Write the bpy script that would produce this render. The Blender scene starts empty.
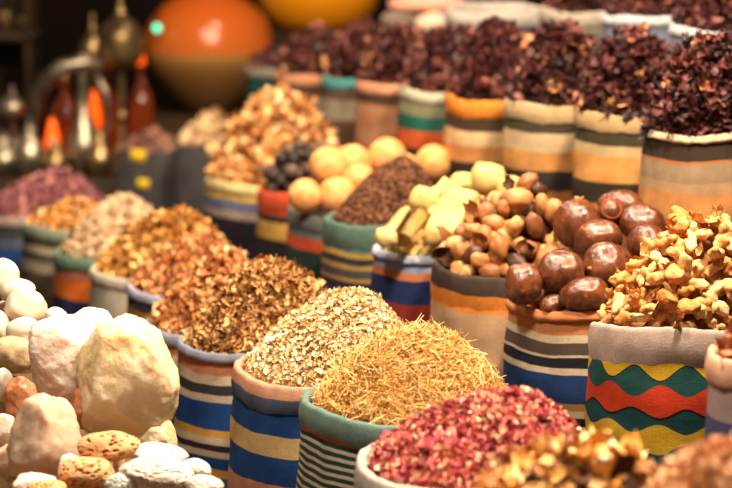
import bpy, bmesh, math, random
import numpy as np
from mathutils import Vector, Matrix, Euler, noise as mnoise
PI = math.pi
rng = np.random.default_rng(7)
random.seed(7)
S = bpy.context.scene
COL = S.collection

# ------------------------------------------------------------------ camera
FPX, CAMZ, TH = 2400.0, 1.18, math.radians(9.0)
CT, ST = math.cos(TH), math.sin(TH)
def at(px, py, Y):
    a = (px - 366) / FPX; b = (244 - py) / FPX
    k = Y / (CT + b * ST)
    return Vector((a * k, Y, CAMZ + k * (b * CT - ST)))
def fd(p):  # depth along the view axis
    return p.y * CT - (p.z - CAMZ) * ST
def mpp(p): return fd(p) / FPX
cd = bpy.data.cameras.new('camera'); cam = bpy.data.objects.new('camera', cd); COL.objects.link(cam)
cd.sensor_width = 36; cd.lens = FPX * 36 / 732
cam.location = (0, 0, CAMZ); cam.rotation_euler = (PI / 2 - TH, 0, 0)
cd.clip_start = 0.05
cd.dof.use_dof = True; cd.dof.focus_distance = 3.47; cd.dof.aperture_fstop = 3.7; cd.dof.aperture_blades = 0
S.camera = cam
S.view_settings.view_transform = 'Standard'
try: S.view_settings.look = 'None'
except Exception: pass
S.view_settings.gamma = 1.0
S.view_settings.exposure = 0.2

# ------------------------------------------------------------------ helpers
def lin(c):
    return tuple(((x / 255) / 12.92 if x / 255 <= .04045 else ((x / 255 + .055) / 1.055) ** 2.4) for x in c) + (1.0,)
def tag(o, label=None, cat=None, group=None, kind=None):
    if label: o['label'] = label
    if cat: o['category'] = cat
    if group: o['group'] = group
    if kind: o['kind'] = kind
    return o
def link(name, me, m=None, parent=None, loc=None, rot=None, scale=None):
    o = bpy.data.objects.new(name, me); COL.objects.link(o)
    if m is not None and me is not None and not me.materials: me.materials.append(m)
    if parent: o.parent = parent
    if loc is not None: o.location = loc
    if rot is not None: o.rotation_euler = rot
    if scale is not None: o.scale = scale
    return o
def empty(name, loc):
    o = bpy.data.objects.new(name, None); COL.objects.link(o); o.location = loc; o.empty_display_size = .05
    return o
def mesh_np(name, V, F, attrs=None, smooth=True):
    me = bpy.data.meshes.new(name)
    V = np.asarray(V, np.float32); F = np.asarray(F, np.int32)
    n, k = F.shape
    me.vertices.add(len(V)); me.vertices.foreach_set('co', V.ravel())
    me.loops.add(n * k); me.loops.foreach_set('vertex_index', F.ravel())
    me.polygons.add(n); me.polygons.foreach_set('loop_start', np.arange(0, n * k, k, dtype=np.int32))
    for an, av in (attrs or {}).items():
        a = me.attributes.new(an, 'FLOAT', 'POINT'); a.data.foreach_set('value', np.asarray(av, np.float32))
    me.update(calc_edges=True); me.validate()
    me.polygons.foreach_set('use_smooth', np.full(len(me.polygons), smooth))
    return me
def mesh_bm(name, bm, smooth=True):
    me = bpy.data.meshes.new(name); bm.to_mesh(me); bm.free()
    me.polygons.foreach_set('use_smooth', np.full(len(me.polygons), smooth))
    return me

# ------------------------------------------------------------------ materials
def new_mat(name):
    m = bpy.data.materials.new(name); m.use_nodes = True
    nt = m.node_tree; b = nt.nodes['Principled BSDF']
    return m, nt, b
def N(nt, t, **kw):
    n = nt.nodes.new(t)
    for k, v in kw.items():
        if hasattr(n, k): setattr(n, k, v)
        else: n.inputs[k].default_value = v
    return n
def ramp(nt, stops, const=False):
    r = nt.nodes.new('ShaderNodeValToRGB'); cr = r.color_ramp
    if const: cr.interpolation = 'CONSTANT'
    while len(cr.elements) < len(stops): cr.elements.new(.5)
    for e, (p, c) in zip(cr.elements, stops): e.position = p; e.color = lin(c)
    return r
def math_n(nt, op, a, b=None):
    n = nt.nodes.new('ShaderNodeMath'); n.operation = op
    for i, x in enumerate((a, b)):
        if x is None: continue
        if isinstance(x, (int, float)): n.inputs[i].default_value = x
        else: nt.links.new(x, n.inputs[i])
    return n.outputs[0]
def mix_rgb(nt, fac, a, b, mode='MIX'):
    n = nt.nodes.new('ShaderNodeMix'); n.data_type = 'RGBA'; n.blend_type = mode
    for sock, x in ((n.inputs[0], fac), (n.inputs[6], a), (n.inputs[7], b)):
        if isinstance(x, (int, float)): sock.default_value = x
        elif isinstance(x, tuple): sock.default_value = x
        else: nt.links.new(x, sock)
    return n.outputs[2]
def add_bump(nt, b, h, strength=.4, dist=.002):
    bp = nt.nodes.new('ShaderNodeBump'); bp.inputs['Strength'].default_value = strength; bp.inputs['Distance'].default_value = dist
    nt.links.new(h, bp.inputs['Height']); nt.links.new(bp.outputs[0], b.inputs['Normal'])
def m_plain(name, c, rough=.7, metal=0, spec=.3, nscale=None, c2=None, bump=0, bscale=60, bdist=.002, coat=0, emit=0, sss=0, sssr=.02):
    m, nt, b = new_mat(name)
    b.inputs['Base Color'].default_value = lin(c); b.inputs['Roughness'].default_value = rough
    b.inputs['Metallic'].default_value = metal; b.inputs['Specular IOR Level'].default_value = spec
    b.inputs['Coat Weight'].default_value = coat
    tc = N(nt, 'ShaderNodeTexCoord')
    if c2 is not None:
        nz = N(nt, 'ShaderNodeTexNoise'); nz.inputs['Scale'].default_value = nscale or 20; nz.inputs['Detail'].default_value = 5
        nt.links.new(tc.outputs['Object'], nz.inputs['Vector'])
        r = ramp(nt, [(.35, c), (.65, c2)]); nt.links.new(nz.outputs['Fac'], r.inputs[0]); nt.links.new(r.outputs[0], b.inputs['Base Color'])
    if bump:
        nz = N(nt, 'ShaderNodeTexNoise'); nz.inputs['Scale'].default_value = bscale; nz.inputs['Detail'].default_value = 6
        nt.links.new(tc.outputs['Object'], nz.inputs['Vector']); add_bump(nt, b, nz.outputs['Fac'], bump, bdist)
    if emit:
        b.inputs['Emission Color'].default_value = lin(c); b.inputs['Emission Strength'].default_value = emit
    if sss:
        b.inputs['Subsurface Weight'].default_value = sss; b.inputs['Subsurface Radius'].default_value = (1, .7, .45); b.inputs['Subsurface Scale'].default_value = sssr
    return m
def m_pieces(name, stops, rough=.75, spec=.25, use_obj=False, nscale=150, namt=.35, transl=0):
    """colour of a loose piece: one random number per piece through a ramp, with fine mottling"""
    m, nt, b = new_mat(name)
    r = ramp(nt, stops)
    if use_obj:
        oi = N(nt, 'ShaderNodeObjectInfo'); nt.links.new(oi.outputs['Random'], r.inputs[0])
    else:
        a = N(nt, 'ShaderNodeAttribute'); a.attribute_name = 'rnd'; nt.links.new(a.outputs['Fac'], r.inputs[0])
    tc = N(nt, 'ShaderNodeTexCoord'); nz = N(nt, 'ShaderNodeTexNoise'); nz.inputs['Scale'].default_value = nscale; nz.inputs['Detail'].default_value = 3
    nt.links.new(tc.outputs['Object'], nz.inputs['Vector'])
    mr = N(nt, 'ShaderNodeMapRange'); nt.links.new(nz.outputs['Fac'], mr.inputs[0])
    mr.inputs[1].default_value = .3; mr.inputs[2].default_value = .7; mr.inputs[3].default_value = 1 - namt; mr.inputs[4].default_value = 1 + namt * .5
    hsv = N(nt, 'ShaderNodeHueSaturation'); nt.links.new(r.outputs[0], hsv.inputs['Color']); nt.links.new(mr.outputs[0], hsv.inputs['Value'])
    nt.links.new(hsv.outputs[0], b.inputs['Base Color'])
    b.inputs['Roughness'].default_value = rough; b.inputs['Specular IOR Level'].default_value = spec
    add_bump(nt, b, nz.outputs['Fac'], .3, .001)
    return m
def m_stripe(name, bands, k=9, phase=0.0, wob=.0025):
    """woven cloth; bands = [(end below the rim in metres, colour[, wave amplitude])], last colour runs on"""
    m, nt, b = new_mat(name)
    sv = N(nt, 'ShaderNodeAttribute'); sv.attribute_name = 'sv'
    su = N(nt, 'ShaderNodeAttribute'); su.attribute_name = 'su'
    tc = N(nt, 'ShaderNodeTexCoord')
    nz = N(nt, 'ShaderNodeTexNoise'); nz.inputs['Scale'].default_value = 14; nt.links.new(tc.outputs['Object'], nz.inputs['Vector'])
    nb = N(nt, 'ShaderNodeTexNoise'); nb.inputs['Scale'].default_value = 420; nb.inputs['Detail'].default_value = 3; nt.links.new(tc.outputs['Object'], nb.inputs['Vector'])
    v = math_n(nt, 'ADD', sv.outputs['Fac'], math_n(nt, 'MULTIPLY', math_n(nt, 'SUBTRACT', nz.outputs['Fac'], .5), wob * 4))
    wave = math_n(nt, 'COSINE', math_n(nt, 'ADD', math_n(nt, 'MULTIPLY', su.outputs['Fac'], float(k)), phase))
    col = lin(bands[0][1])
    for i in range(len(bands) - 1):
        end = bands[i][0]; amp = bands[i][2] if len(bands[i]) > 2 else 0
        edge = math_n(nt, 'ADD', math_n(nt, 'MULTIPLY', wave, amp), end) if amp else end
        f = math_n(nt, 'GREATER_THAN', v, edge)
        col = mix_rgb(nt, f, col, lin(bands[i + 1][1]))
    if isinstance(col, tuple):
        rgb = N(nt, 'ShaderNodeRGB'); rgb.outputs[0].default_value = col; col = rgb.outputs[0]
    # worn, uneven dye and thread mottling
    n2 = N(nt, 'ShaderNodeTexNoise'); n2.inputs['Scale'].default_value = 28; n2.inputs['Detail'].default_value = 6; nt.links.new(tc.outputs['Object'], n2.inputs['Vector'])
    mr = N(nt, 'ShaderNodeMapRange'); nt.links.new(n2.outputs['Fac'], mr.inputs[0]); mr.inputs[1].default_value = .3; mr.inputs[2].default_value = .7; mr.inputs[3].default_value = .56; mr.inputs[4].default_value = .82
    mr2 = N(nt, 'ShaderNodeMapRange'); nt.links.new(nb.outputs['Fac'], mr2.inputs[0]); mr2.inputs[1].default_value = .3; mr2.inputs[2].default_value = .7; mr2.inputs[3].default_value = .85; mr2.inputs[4].default_value = 1.12
    hsv = N(nt, 'ShaderNodeHueSaturation'); nt.links.new(col, hsv.inputs['Color']); nt.links.new(math_n(nt, 'MULTIPLY', mr.outputs[0], mr2.outputs[0]), hsv.inputs['Value'])
    nt.links.new(hsv.outputs[0], b.inputs['Base Color'])
    b.inputs['Roughness'].default_value = .85; b.inputs['Specular IOR Level'].default_value = .2
    wv = N(nt, 'ShaderNodeTexWave'); wv.bands_direction = 'Z'; wv.inputs['Scale'].default_value = 160; wv.inputs['Distortion'].default_value = 1.5
    nt.links.new(tc.outputs['Object'], wv.inputs['Vector'])
    add_bump(nt, b, math_n(nt, 'ADD', math_n(nt, 'MULTIPLY', wv.outputs['Fac'], .12), math_n(nt, 'ADD', nb.outputs['Fac'], math_n(nt, 'MULTIPLY', n2.outputs['Fac'], 3.0))), .35, .0012)
    return m

# ------------------------------------------------------------------ sacks
class Sack:
    fr = staticmethod(lambda th: np.ones_like(th)); dz = staticmethod(lambda th: np.zeros_like(th))
def revolve(prof, wob, nseg=96):
    """prof: list of (r, z, sv, zw) ; wob(theta, k) -> (dr factor, dz)"""
    th = np.linspace(0, 2 * PI, nseg, endpoint=False) - PI / 2 + PI  # seam at the back
    V = []; SU = []; SV = []
    for (r, z, sv, w) in prof:
        fr, dz = wob(th, z, w)
        V.append(np.stack([r * fr * np.cos(th), r * fr * np.sin(th), z + dz], 1)); SU.append(th); SV.append(np.full(nseg, sv))
    m = len(prof); F = []
    idx = np.arange(nseg); nx = (idx + 1) % nseg
    for i in range(m - 1):
        F.append(np.stack([i * nseg + idx, i * nseg + nx, (i + 1) * nseg + nx, (i + 1) * nseg + idx], 1))
    return np.concatenate(V), np.concatenate(F), np.concatenate(SU), np.concatenate(SV)
def sack(label, c, y, w, Y, base, bands, cuff_bands=None, cuff=.014, slope=.03, sag=.0024, k=9, phase=0, seed=0, group=None, hole=.075, fold=1.0, name='spice_sack', lip=None):
    p = at(c, y, Y); R = w * mpp(p) / 2; H = p.z - base
    r = random.Random(seed * 31 + int(c * 7 + y))
    ph = [r.uniform(0, 6.28) for _ in range(8)]
    def wob(th, z, wgt):
        t = max(0., z / H)
        fr = 1 + fold * (.016 * np.sin(2 * th + ph[0]) + .010 * np.sin(3 * th + ph[1] + 2 * t) + .008 * np.sin(7 * th + ph[2] + 3 * t) * (1.2 - t) + .006 * np.sin(11 * th + ph[3] - 4 * t) * (1.1 - t)) \
             + fold * .012 * np.sin(9 * z / R + ph[6] + 2 * np.sin(th * 2 + ph[7])) * (1 - t ** 4)
        dz = (sag * np.sin(2 * th + ph[4]) + sag * .7 * np.sin(5 * th + ph[5])) * t ** 3 * wgt + slope * R * np.sin(th) * t ** 3 * wgt
        return fr, dz
    root = empty(name, (p.x, p.y, base)); tag(root, label, 'sack', group)
    prof = [(.001, 0, H, 0), (R * .55, 0, H, 0), (R * .85, .004, H, 1), (R * .93, .03, H - .03, 1)]
    nb = 14
    for i in range(1, nb + 1):
        t = i / nb; z = .03 + (H - .035) * t
        bulge = .94 + .085 * math.sin(PI * min(1, t * 1.05)) ** .8 + .02 * t
        prof.append((R * bulge, z, H - z, 1))
    rt = prof[-1][0]
    prof += [(rt - .003, H - .001, .001, 1), (rt - .006, H - .004, 0, 1), (rt - .007, H - hole * .5, .0, 1), (rt - .009, H - hole, 0, 1), (rt * .5, H - hole - .004, 0, 1), (.001, H - hole - .005, 0, 1)]
    V, F, SU, SV = revolve(prof, wob)
    me = mesh_np('cloth_body', V, F, {'su': SU, 'sv': SV})
    link('cloth_body', me, m_stripe('woven cloth', bands, k, phase), root)
    # folded cuff / rolled rim
    ch = cuff
    cs = [(-.0085, -.028, 0), (-.0095, -.008, 0), (-.008, .000, 0), (-.004, .0025, 0), (.0, .0022, .0), (.0025, .000, .002), (.0035, -.004, .004)]
    ns = max(2, int(ch / .008))
    for i in range(1, ns + 1):
        z = -.004 - (ch - .004) * i / ns; cs.append((.004 + .0022 * math.sin(PI * i / ns), z, -z))
    cs += [(.0032, -ch - .0025, ch), (.0008, -ch - .001, ch)]
    prof2 = [(rt + a, H + z, s, 1) for a, z, s in cs]
    rp = [r.uniform(0, 6.28) for _ in range(3)]
    def wob2(th, z, wgt):
        fr, dz = wob(th, z, wgt)
        q = max(0, (H - z) / max(ch, .02))
        edge = .05 * ch * np.sin(4 * th + rp[0]) + .03 * ch * np.sin(9 * th + rp[1])
        crin = .003 * np.sin(13 * th + rp[2] + q * 2) + .0025 * np.sin(27 * th + rp[0] + q)
        return fr + crin, dz + edge * min(q, 1.05) * (1 if ch > .02 else .3) + .0006 * np.sin(23 * th + rp[1])
    V, F, SU, SV = revolve(prof2, wob2)
    me = mesh_np('cuff', V, F, {'su': SU, 'sv': SV})
    link('folded_cuff' if ch > .02 else 'rolled_rim', me, m_stripe('cuff cloth', cuff_bands or bands, k, phase, .0015), root)
    s = Sack(); s.root = root; s.x, s.y, s.z = p.x, p.y, p.z; s.R = rt - .013; s.slope = slope; s.H = H; s.base = base; s.mpp = mpp(p)
    s.fr = lambda th: wob(th, H, 1)[0]; s.dz = lambda th: wob(th, H, 1)[1]
    return s

# ------------------------------------------------------------------ heaps
def mound_t(q, pk):
    d = q - pk; a = (d * d).sum(1) + 1e-9; b = 2 * (d @ pk); cc = pk @ pk - 1
    s = (-b + np.sqrt(np.maximum(b * b - 4 * a * cc, 0))) / (2 * a)
    return np.clip(1 / s, 0, 1)
class Mound:
    def __init__(m, s, h, pk=(0, 0), p=1.5, zoff=-.012, over=1.0, lump=.004, seed=1):
        m.s = s; m.h = h; m.pk = np.array(pk, float); m.p = p; m.zoff = zoff; m.R = s.R * over; m.lump = lump
        r = np.random.default_rng(seed); m.ph = r.uniform(0, 6.28, 6); m.fr = r.uniform(3, 8, 6)
    def z(m, q):
        t = mound_t(q, m.pk)
        b = m.lump * (np.sin(q[:, 0] * m.fr[0] + m.ph[0]) * np.sin(q[:, 1] * m.fr[1] + m.ph[1]) + .6 * np.sin(q[:, 0] * m.fr[2] * 2 + m.ph[2]) * np.sin(q[:, 1] * m.fr[3] * 2 + m.ph[3]))
        return m.s.z + m.zoff + m.h * (1 - t ** m.p) + b * (1 - t ** 3) + m.s.dz(np.arctan2(q[:, 1], q[:, 0])) * (q * q).sum(1) ** .5
    def pts(m, q):
        f = m.R * m.s.fr(np.arctan2(q[:, 1], q[:, 0]))
        return np.stack([m.s.x + q[:, 0] * f, m.s.y + q[:, 1] * f, m.z(q)], 1)
    def normals(m, q):
        e = .02; dx = (m.z(q + [e, 0]) - m.z(q - [e, 0])) / (2 * e * m.R); dy = (m.z(q + [0, e]) - m.z(q - [0, e])) / (2 * e * m.R)
        n = np.stack([-dx, -dy, np.ones(len(q))], 1); return n / np.linalg.norm(n, axis=1)[:, None]
    def grid(m, dz=-.004, nr=26, na=64):
        rr = np.linspace(0, 1, nr) ** .8; q = np.concatenate([[[0, 0]]] + [np.stack([r * np.cos(np.linspace(0, 2 * PI, na, endpoint=False)), r * np.sin(np.linspace(0, 2 * PI, na, endpoint=False))], 1) for r in rr[1:]])
        # re-centre rings on the peak
        w = (1 - np.linalg.norm(q, axis=1))[:, None]; q = q + m.pk * w
        P = m.pts(q); P[:, 2] += dz
        F = []
        a = np.arange(na); b = (a + 1) % na
        F.append(np.stack([np.zeros(na, int), 1 + a, 1 + b, np.zeros(na, int)], 1))
        for i in range(nr - 2): F.append(np.stack([1 + i * na + a, 1 + (i + 1) * na + a, 1 + (i + 1) * na + b, 1 + i * na + b], 1))
        # closing underside, so the mound is a solid heap
        k0 = len(P); low = P[-na:].copy(); low[:, 2] -= .012; P = np.concatenate([P, low, [[m.s.x, m.s.y, low[:, 2].min()]]])
        o = 1 + (nr - 2) * na
        F.append(np.stack([o + a, k0 + a, k0 + b, o + b], 1)); F.append(np.stack([k0 + a, np.full(na, k0 + na), np.full(na, k0 + na), k0 + b], 1))
        return P, np.concatenate(F)
def disc(n, rmax=.965):
    r = np.sqrt(rng.uniform(0, 1, n)) * rmax; t = rng.uniform(0, 2 * PI, n)
    return np.stack([r * np.cos(t), r * np.sin(t)], 1)
def frames(n, tiltsd):
    """rotation matrices: z near n, random spin, random tilt"""
    k = len(n); a = rng.normal(size=(k, 3)); n = n + rng.normal(size=(k, 3)) * tiltsd; n /= np.linalg.norm(n, axis=1)[:, None]
    x = a - (a * n).sum(1)[:, None] * n; x /= np.linalg.norm(x, axis=1)[:, None]; y = np.cross(n, x)
    return np.stack([x, y, n], 2)
# templates: unit-size pieces, quads only
def t_strand(curve=.3, rad=.02, ns=4):
    cv = rng.normal() * curve; cw = rng.normal() * curve * .5
    V = []
    for i in range(ns):
        t = i / (ns - 1) - .5
        c = np.array([t, cv * (t * t - .08), cw * (t * t - .08) + .03 * rng.normal()])
        for j in range(3): V.append(c + rad * np.array([0, math.cos(j * 2.094), math.sin(j * 2.094)]) * (1 if 0 < i < ns - 1 else .6))
    F = [(i * 3 + j, i * 3 + (j + 1) % 3, (i + 1) * 3 + (j + 1) % 3, (i + 1) * 3 + j) for i in range(ns - 1) for j in range(3)]
    return np.array(V), np.array(F)
def t_curl(turn=2.0, width=.4, R0=.3, ns=7, taper=.3, drift=.25, jag=.06):
    """curled strip (bark, shavings, peel)"""
    V = []; tn = turn * rng.uniform(.6, 1.3); dr = drift * rng.normal()
    for i in range(ns):
        t = i / (ns - 1); a = tn * (t - .5); rr = R0 * (1 + .35 * t * rng.uniform(.7, 1.2))
        w = width * (1 - taper * abs(2 * t - 1) ** 2) * rng.uniform(.8, 1.15) / 2
        c = np.array([rr * math.sin(a), dr * t, rr * (1 - math.cos(a)) - .1])
        for s in (-1, 0, 1): V.append(c + np.array([rng.normal() * jag, s * w, (abs(s) * .25 * w) + rng.normal() * jag * .6]))
    F = [(i * 3 + j, i * 3 + j + 1, (i + 1) * 3 + j + 1, (i + 1) * 3 + j) for i in range(ns - 1) for j in range(2)]
    return np.array(V), np.array(F)
def t_petal(cup=.5, n=4, jag=.05):
    V = []
    for i in range(n):
        t = i / (n - 1); w = (math.sin(PI * (.12 + .8 * t)) ** .7) * .42
        for j in range(3):
            s = j - 1
            V.append((t - .5 + rng.normal() * jag, s * w + rng.normal() * jag, cup * ((t - .5) ** 2 * 1.6 + s * s * .22 * rng.uniform(.5, 1.5)) + rng.normal() * jag))
    F = [(i * 3 + j, i * 3 + j + 1, (i + 1) * 3 + j + 1, (i + 1) * 3 + j) for i in range(n - 1) for j in range(2)]
    return np.array(V), np.array(F)
def t_chunk(flat=.6, jit=.18, sub=1):
    bm = bmesh.new(); bmesh.ops.create_cube(bm, size=1)
    bmesh.ops.subdivide_edges(bm, edges=bm.edges[:], cuts=sub, use_grid_fill=True)
    V = np.array([v.co[:] for v in bm.verts]); F = np.array([[v.index for v in f.verts] for f in bm.faces]); bm.free()
    nn = np.linalg.norm(V, axis=1)[:, None]; V = V / nn * (.5 + .0) * .85 + V * .15
    V = V * (1 + rng.normal(size=(len(V), 1)) * jit) * np.array([1, rng.uniform(.6, 1), flat])
    return V, F
def t_flower(np_=5, open_=.8, jag=.07):
    """dried calyx: pointed fleshy lobes around a cup"""
    VV = []; FF = []; off = 0
    for k in range(np_):
        a = k * 2 * PI / np_ + rng.normal() * .2; op = open_ * rng.uniform(.4, 1.3); L = rng.uniform(.7, 1.1)
        V = []
        for i in range(4):
            t = i / 3; w = (.26 * (1 - t) ** .6 + .02) * rng.uniform(.8, 1.2)
            rad = .12 + L * .42 * t * math.sin(op) + .05 * rng.normal(); z = L * .75 * t * math.cos(op) - .25 + .05 * rng.normal()
            for s in (-1, 0, 1):
                x, y = rad + .06 * abs(s) * t + rng.normal() * jag * .5, s * w + rng.normal() * jag * .5
                V.append((x * math.cos(a) - y * math.sin(a), x * math.sin(a) + y * math.cos(a), z + .08 * abs(s) + rng.normal() * jag * .4))
        VV.append(np.array(V)); FF.append(np.array([(off + i * 3 + j, off + i * 3 + j + 1, off + (i + 1) * 3 + j + 1, off + (i + 1) * 3 + j) for i in range(3) for j in range(2)])); off += 12
    return np.concatenate(VV), np.concatenate(FF)
def scatter(parts, q, mound, templates, size, tilt, lift=(0, .003), sizesd=.25, rbias=None):
    n = len(q); P = mound.pts(q); Nn = mound.normals(q)
    P = P + Nn * rng.uniform(lift[0], lift[1], n)[:, None]
    M = frames(Nn, tilt); sc = size * np.exp(rng.normal(size=n) * sizesd)
    rnd = rng.uniform(0, 1, n) if rbias is None else rbias(n)
    tid = rng.integers(0, len(templates), n)
    for i, (TV, TF) in enumerate(templates):
        k = np.where(tid == i)[0]
        if not len(k): continue
        V = np.einsum('kij,vj->kvi', M[k], TV) * sc[k][:, None, None] + P[k][:, None, :]
        F = TF[None] + (np.arange(len(k)) * len(TV))[:, None, None]
        parts.append((V.reshape(-1, 3), F.reshape(-1, 4), np.repeat(rnd[k], len(TV))))
def heap(name, label, cat, mound, mat, layers, base_rnd=.25, group=None, dz=-.004):
    P, F = mound.grid(dz); parts = [(P, F, np.clip(base_rnd + rng.normal(size=len(P)) * .08, 0, 1))]
    for L in layers: scatter(parts, mound=mound, **L)
    off = 0; VV = []; FF = []; RR = []
    for V, F, r in parts: VV.append(V); FF.append(F + off); RR.append(r); off += len(V)
    V = np.concatenate(VV); org = np.array([mound.s.x, mound.s.y, mound.s.z]); V = V - org
    me = mesh_np(name, V, np.concatenate(FF), {'rnd': np.concatenate(RR)}, True)
    o = link(name, me, mat, loc=org)
    return tag(o, label, cat, group, 'stuff')
def bed(s, mound, mat, dz=-.008):
    """the cloth-covered dome that the loose pieces lie on: a part of the sack"""
    P, F = mound.grid(dz, 16, 48); P = P - np.array(s.root.location[:])
    me = mesh_np('filling_bed', P, F); return link('filling_bed', me, mat, s.root)
def poisson(n_try, dmin, rmax=1.0, pk=None):
    out = np.zeros((0, 2))
    for _ in range(n_try):
        q = disc(1, rmax)
        if len(out) == 0 or ((out - q) ** 2).sum(1).min() > dmin * dmin: out = np.concatenate([out, q])
    return out
def relax(P, R, it=40, up=.35, fixed=None):
    P = P.copy()
    for _ in range(it):
        d = P[:, None] - P[None]; L = np.linalg.norm(d, axis=2) + 1e-9; ov = (R[:, None] + R[None]) - L; np.fill_diagonal(ov, -1)
        ov = np.maximum(ov, 0); mv = (d / L[..., None] * ov[..., None] * .25).sum(1)
        mv[:, 2] = np.maximum(mv[:, 2], -up * .002) ; P += mv
    return P
def rot_from(M): return Matrix(M.tolist()).to_euler()

# ------------------------------------------------------------------ solid shapes
def blob(name, sub=3, lump=.12, freq=1.6, seed=0, scale=(1, 1, 1), fine=0, ffreq=6, flatten=0):
    bm = bmesh.new(); bmesh.ops.create_icosphere(bm, subdivisions=sub, radius=1)
    o = Vector((seed * 13.7, seed * 5.1, seed * 3.3))
    for v in bm.verts:
        c = v.co.copy()
        f = 1 + lump * mnoise.noise(c * freq + o) + fine * mnoise.noise(c * ffreq + o)
        v.co = Vector((c.x * scale[0], c.y * scale[1], c.z * scale[2])) * f
    return mesh_bm(name, bm)
def lathe_bm(prof, n=48, bm=None, loc=(0, 0, 0)):
    bm = bm or bmesh.new(); rings = []
    for r, z in prof:
        rings.append([bm.verts.new((loc[0] + r * math.cos(2 * PI * i / n), loc[1] + r * math.sin(2 * PI * i / n), loc[2] + z)) for i in range(n)])
    for a, b in zip(rings, rings[1:]):
        for i in range(n): bm.faces.new((a[i], a[(i + 1) % n], b[(i + 1) % n], b[i]))
    bm.faces.new(rings[0][::-1]); bm.faces.new(rings[-1])
    return bm
def lathe(name, prof, mat, parent=None, loc=None, n=48):
    return link(name, mesh_bm(name, lathe_bm(prof, n)), mat, parent, loc)
def box_bm(sx, sy, sz, bev=.004, seg=2, loc=(0, 0, 0), bm=None):
    b = bmesh.new(); bmesh.ops.create_cube(b, size=1)
    for v in b.verts: v.co = Vector((v.co.x * sx, v.co.y * sy, v.co.z * sz))
    if bev: bmesh.ops.bevel(b, geom=b.edges[:], offset=bev, segments=seg, affect='EDGES')
    for v in b.verts: v.co += Vector(loc)
    if bm is None: return b
    me = bpy.data.meshes.new('tmp'); b.to_mesh(me); b.free(); bm.from_mesh(me); bpy.data.meshes.remove(me); return bm
def tube_bm(pts, rad, n=12, bm=None):
    bm = bm or bmesh.new(); rings = []
    pts = [Vector(p) for p in pts]
    for i, p in enumerate(pts):
        d = (pts[min(i + 1, len(pts) - 1)] - pts[max(i - 1, 0)]).normalized()
        a = Vector((0, 1, 0)) if abs(d.y) < .9 else Vector((1, 0, 0))
        u = d.cross(a).normalized(); v = d.cross(u)
        r = rad[i] if hasattr(rad, '__len__') else rad
        rings.append([bm.verts.new(p + (u * math.cos(2 * PI * k / n) + v * math.sin(2 * PI * k / n)) * r) for k in range(n)])
    for a, b in zip(rings, rings[1:]):
        for k in range(n): bm.faces.new((a[k], a[(k + 1) % n], b[(k + 1) % n], b[k]))
    bm.faces.new(rings[0][::-1]); bm.faces.new(rings[-1]); bmesh.ops.recalc_face_normals(bm, faces=bm.faces[:])
    return bm
def crag(name, seed, scale, npts=9, flat=.25, sub=5, rough=.05):
    """broken mineral block: a boxy lump chipped by a few planes, edges worn, surface flaky"""
    r = random.Random(seed); bm = bmesh.new(); bmesh.ops.create_icosphere(bm, subdivisions=sub, radius=1)
    pl = [(Vector((r.gauss(0, 1), r.gauss(0, 1), r.gauss(0, 1))).normalized(), r.uniform(.72, .92)) for _ in range(npts)]
    o = Vector((seed * 3.1, 1.7, seed))
    for v in bm.verts:
        c = v.co.normalized(); m = max(abs(c.x), abs(c.y), abs(c.z)); k = c / (m ** .38) * .95
        for n, d in pl:
            e = k.dot(n) - d
            if e > 0: k = k - n * e * .85
        f = 1 + rough * 1.4 * mnoise.noise(k * 2 + o) + rough * .6 * mnoise.noise(k * 6 + o) + rough * .9 * abs(mnoise.noise(Vector((k.x * 9, k.y * 9, k.z * 22)) + o)) + rough * .25 * mnoise.noise(k * 30 + o)
        v.co = Vector((k.x * scale[0], k.y * scale[1], k.z * scale[2])) * f
    return mesh_bm(name, bm)
def pitted(name, seed, scale, depth=.09, cell=5.0, sub=6):
    """porous stone: pits pressed in around scattered centres"""
    bm = bmesh.new(); bmesh.ops.create_icosphere(bm, subdivisions=sub, radius=1)
    C = np.array([v.co[:] for v in bm.verts]); r = np.random.default_rng(seed)
    D = r.normal(size=(int(cell * 60), 3)); D /= np.linalg.norm(D, axis=1)[:, None]; rad = r.uniform(.045, .115, len(D))
    dep = np.zeros(len(C))
    for d, rr in zip(D, rad):
        g = np.linalg.norm(C - d, axis=1) / rr; dep = np.maximum(dep, np.where(g < 1, (1 - g * g) * rr * 1.0, 0))
    o = Vector((seed * 2.3, 4, seed))
    for v, dd in zip(bm.verts, dep):
        c = v.co.copy(); f = 1 + .12 * mnoise.noise(c * 1.3 + o) + .02 * mnoise.noise(c * 5 + o) - dd * depth / .05
        v.co = Vector((c.x * scale[0], c.y * scale[1], c.z * scale[2])) * f
    return mesh_bm(name, bm)
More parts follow.
